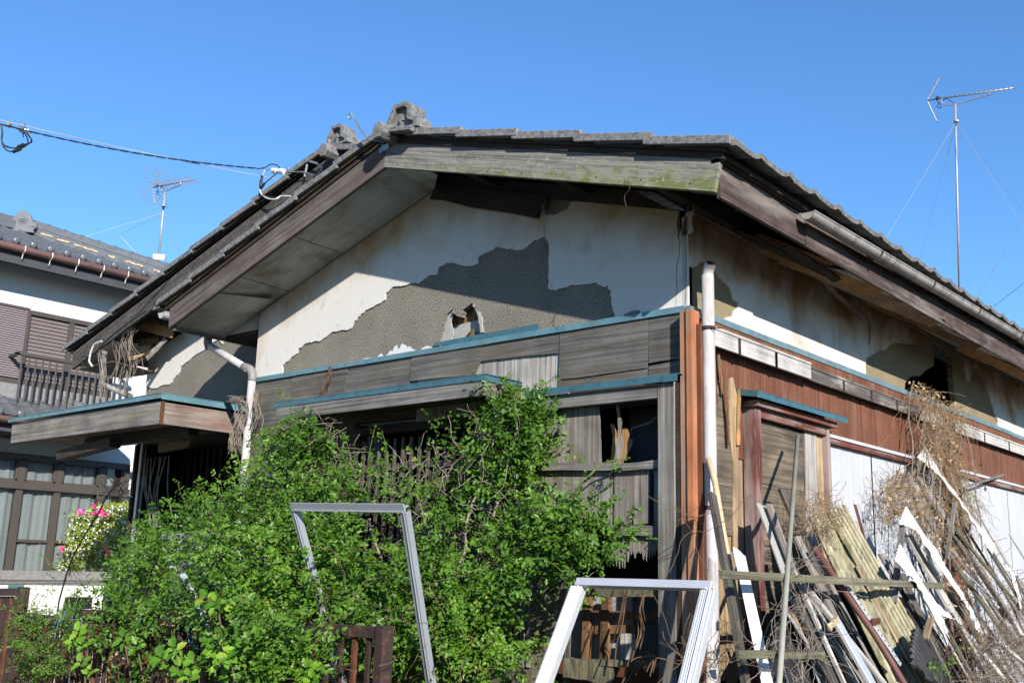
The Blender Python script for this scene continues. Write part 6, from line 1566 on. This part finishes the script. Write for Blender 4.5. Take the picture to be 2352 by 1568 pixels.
wb.build('white_bells', M['whitepetal'], azl)
tw = tangle(P_az, 90, .4, lambda: 2.5+.6*rng.random(), bias=(0,0,.6)); stems_mesh('branches', tw, .006, 'twig', azl)
M['petal'] = leafmat('pink_petal', (.80,.06,.36), (.95,.22,.55), .6, .4)
for uv in (L1(614,282), L1(780,270), L1(714,243), L1(830,582), L1(795,300), L1(722,290), L1(900,548), L1(480,565), L1(820,550)):
    c = np.array(at(uv[0], uv[1], 'y', 2.35)); k = 9 if uv[0] < 260 else 7; d = nrm(np.array([.4,-.8,.2])+rng.normal(0,.8,(k,3)))
    leaf_mesh('blossom', np.repeat(c[None],k,0), d, nrm(rng.normal(0,1,(k,3))), np.full(k,.075), np.full(k,.06), 'petal', azl)
# leafless climbing stem before the window
s_ = [F(L1(445,950),-1.6), F(L1(520,690),-1.6), F(L1(580,560),-1.6), F(L1(640,450),-1.6), F(L1(740,290),-1.6), F(L1(800,170),-1.6), F(L1(890,60),-1.6)]
ds = empty('dead_shrub_stem', (s_[0].x,-1.6,0), 'thin black dead stem with hanging strands crossing the curtained window', 'dead stem')
MB().tube([Vector((s_[0].x,-1.6,0))]+catmull(s_, 5), .006, 6).build('stem', M['black'], ds)
tw = tangle([L1(770,60),L1(900,30),L1(950,150),L1(800,200)], 60, .14, lambda: -1.6+.1*rng.normal()) + tangle([L1(530,560),L1(600,560),L1(560,720),L1(510,700)], 40, .12, lambda: -1.6+.03*rng.normal(), bias=(0,0,-1))
stems_mesh('strands', tw, .0018, 'black', ds)

# dead vines hanging from the eaves, canopy and rail
def vine(name, paths_, r, mat, lab, cat='dead vine', leafn=0, lpoly=None, ly=None, grp=None):
    loc = paths_[0][0]; e = empty(name, loc, lab, cat, grp); stems_mesh('strands', paths_, r, mat, e, 4)
    if leafn:
        px = sample(lpoly, leafn); P3 = np.array([np.array(ly(p)) for p in px]); leaf_mesh('dry_leaves', P3, rng.normal(0,1,(leafn,3)), rng.normal(0,1,(leafn,3)), rng.uniform(.015,.04,leafn), rng.uniform(.01,.03,leafn), 'dryleafc', e)
    return e
def hang(pts, n, spread, y, k=6):
    out = []
    for i in range(n):
        o_ = rng.normal(0, spread, 2); L = []
        for j, p in enumerate(pts):
            o_ = o_+rng.normal(0, spread*.7, 2); L.append(F((p[0]+o_[0], p[1]+o_[1]*.5), y+rng.normal(0,.03)))
        out.append(np.array([tuple(q) for q in catmull(L, k)]))
    return out
vine('dead_vine', hang([R5(1130,450), R5(1080,520), R5(1065,620), R5(1090,700), R5(1080,800), R5(1040,900)], 20, 7, 0.0) + hang([R5(860,640), R5(870,740), R5(885,850), R5(880,950), R5(875,1060)], 9, 3, -.1) + hang([R5(1080,800), R5(1075,900), R5(1070,1000)], 7, 5, 0), .0026, 'twig_grey', 'dead vine strands hanging from the broken left eave')
vine('dead_vine', hang([R5(1990,1060), R5(2060,1080), R5(2070,1180), R5(2030,1290), R5(2010,1400), R5(2010,1500)], 30, 6, -.2) + hang([R5(2200,990), R5(2190,1100), R5(2195,1200), R5(2170,1300)], 12, 4, -.12), .0026, 'twig_grey', 'dead vine wound behind the left downpipe by the entrance canopy')
vine('dead_vine', hang([R6(720,810), R6(715,870), R6(700,930), R6(670,1000), R6(650,1050)], 6, 1.6, -.06), .0035, 'twig', 'little dead vine hooked over the turquoise flashing above the hood')
# vine heap on the right wall
st_ = tangle([R8(1360,1020), R8(1540,1040), R8(1700,1180), R8(1900,1240), R8(1990,1400), R8(1960,1560), R8(1500,1560), R8(1450,1250)], 330, .32, None, bias=(0,0,-.7), pl=lambda: -.12+.22*rng.random()-.12)
st_ = []
def wallv(poly, n, L, bias, x0=.03, x1=.22):
    px = sample(poly, n); out = []
    for i in range(n):
        p = np.array(S(px[i], rng.uniform(x0,x1))); d = rng.normal(0,1,3)+np.array(bias); pts = [p]; d /= np.linalg.norm(d); l = L*rng.uniform(.4,1.3)
        for k in range(max(3,int(l/.035))):
            d = d+rng.normal(0,.28,3)+np.array(bias)*.1; d /= np.linalg.norm(d); p = p+d*.035; p[0] = max(p[0], .03); pts.append(p)
        out.append(np.array(pts))
    return out
PV = [R8(1370,1030), R8(1500,1020), R8(1600,1080), R8(1720,1180), R8(1850,1260), R8(1850,1400), R8(1800,1560), L5(720,200), L5(800,420), L5(760,600), L5(560,430), L5(480,120), R8(1480,1560), R8(1470,1300)]
vine('dead_vine', wallv(PV, 900, .34, (0,0,-1.6), .04, .22), .0016, 'straw', 'rusty brown dead vine curtain hanging over the rail of the right wall', leafn=420, lpoly=PV, ly=lambda p: S(p, rng.uniform(.05,.3)))
mst = []
for a, b in ((R8(1380,1030),L5(420,640)), (R8(1500,1050),L5(540,420)), (R8(1600,1120),L5(600,700)), (R8(1650,1180),L5(700,560)), (R8(1750,1230),L5(760,640)), (R8(1850,1290),L5(860,720)), (R8(1560,1090),L5(660,900)), (R8(1450,1100),L5(500,300)), (R8(1700,1250),L5(560,1000))):
    q = [Vector(S(a,.06)).lerp(Vector(S(b,.35)), t)+Vector([random.uniform(-.03,.03), random.uniform(-.07,.07), random.uniform(-.02,.02)]) for t in np.linspace(0,1,9)]; mst.append(np.array([tuple(x) for x in catmull(q, 3)]))
vine('dead_vine', mst, .006, 'twig_grey', 'thick bare main stems of the dead creeper on the right wall')
PW = [L5(230,300), L5(320,215), L5(420,215), L5(520,400), L5(600,560), L5(560,700), L5(430,640), L5(330,480), L5(230,560), L5(215,380)]
def lpv(poly, n, L, bias, o0, o1, wob=.3):
    px = sample(poly, n); out = []
    for i in range(n):
        p = np.array(LP(px[i], rng.uniform(o0,o1))); d = rng.normal(0,1,3)+np.array(bias); d /= np.linalg.norm(d); pts = [p]; l = L*rng.uniform(.4,1.3)
        for k in range(max(3,int(l/.03))):
            d = d+rng.normal(0,wob,3)+np.array(bias)*.1; d /= np.linalg.norm(d); p = p+d*.03; pts.append(p)
        out.append(np.array(pts))
    return out
vine('dead_vine', lpv(PW, 620, .18, (0,0,-.4), .0, .13, .45), .0017, 'straw', 'matted heap of straw coloured dead vine above the white corrugated pieces', leafn=160, lpoly=PW, ly=lambda p: LP(p, rng.uniform(.0,.16)))
PY2 = [L4(530,290), L4(640,230), L4(760,280), L4(850,330), L4(780,500), L4(640,520), L4(560,450)]
vine('dead_vine', lpv(PY2, 190, .20, (0,0,-.3), .06, .14, .4), .0016, 'straw', 'dry vine wound round the heads of the mossy corrugated sheets')
vine('dead_vine', lpv([L4(380,660), L4(560,700), L4(620,1000), L4(640,1480), L4(300,1560), L4(330,1000)], 90, .4, (.1,0,-.3), .12, .26, .22), .0016, 'twig_grey', 'grey twig tangle round the foot of the pale pole')
vine('dead_vine', lpv([L5(560,640), L5(820,760), L5(1112,900), L5(1112,1568), L5(620,1568), L5(560,1200), L5(700,1000)], 360, .40, (.2,0,-.2), .02, .22, .25), .0016, 'twig', 'brown twig tangle over the planks at the bottom right', leafn=120, lpoly=[L5(560,640), L5(820,760), L5(900,1500), L5(620,1500)], ly=lambda p: LP(p, rng.uniform(.0,.2)))
vine('dead_vine', lpv([L5(880,1240), L5(1112,1200), L5(1112,1568), L5(700,1568), L5(780,1400)], 360, .36, (.3,0,-.1), .06, .22, .18), .0016, 'twig_grey', 'thick mat of grey dead twigs in the bottom right corner')
vine('dead_vine', hang([L3(820,900), L3(800,1000), L3(770,1150), L3(740,1300), L3(720,1450)], 3, 3, -.15)+hang([L3(940,940), L3(920,1050), L3(940,1180), L3(900,1300), L3(880,1400), L3(800,1568)], 5, 4, -.15)+hang([L3(860,1500), L3(900,1400), L3(990,1380), L3(960,1500)], 6, 6, -.15), .0035, 'twig', 'dead vine climbing in the open lower bay')
vine('dead_vine', lpv([L3(1290,240), L3(1330,240), L3(1330,560), L3(1290,560)], 10, .3, (0,0,-.6), -.02, .02, .2)+lpv([L3(1160,1300), L3(1560,1300), L3(1500,1560), L3(1200,1560)], 40, .3, (0,0,.2), .0, .1, .2), .0018, 'twig', 'dead twigs around the foot of the corner downpipe')
vine('dead_vine', lpv([L5(130,400), L5(230,240), L5(280,180), L5(300,350), L5(200,420)], 40, .3, (.1,0,-.2), -.04, .04, .2), .002, 'straw', 'few thin dry strands before the white sheets')
# small live shoots at right
gs = []
for uv, l in ((L5(585,1568), .25), (L5(560,1560), .12), (L5(640,1568), .10), (L5(850,240), .12), (L5(870,470), .2)): gs += sprigs([np.array(LP(uv, .22))], [np.array([0,0,1.])], [l], 8, .0)
e = empty('green_shoot', LP(L5(585,1568), .22), 'fresh green shoots growing between the junk at the bottom right', 'shoot'); B,D,NN,LL,C = compound(gs, 3, .022); leaf_mesh('foliage', B, D, NN, LL, LL*.6, 'leaf_big', e, C); stems_mesh('stems', gs, .002, 'drygreen', e, 4)
# dry twigs at the barge
o = MB().tube(catmull([F(R3(850,470),GY-.03), F(R3(815,520),GY-.05), F(R3(820,600),GY-.05), F(R3(780,660),GY-.04), F(R3(795,740),GY-.04)],5), .0015, 5).tube(catmull([F(R3(820,455),GY-.03), F(R3(800,540),GY-.05), F(R3(775,550),GY-.05)],5), .0015, 5).build('hanging_twig', M['twig']); tag(o, 'thin dead twig caught on the lichen covered bargeboard', 'twig')
g = mesh('ground', [(-400,-400,0),(400,-400,0),(400,400,0),(-400,400,0)], [(0,1,2,3)]); go = link('ground', g, M['ground']); go['kind'] = 'structure'
for p in g.polygons: pass
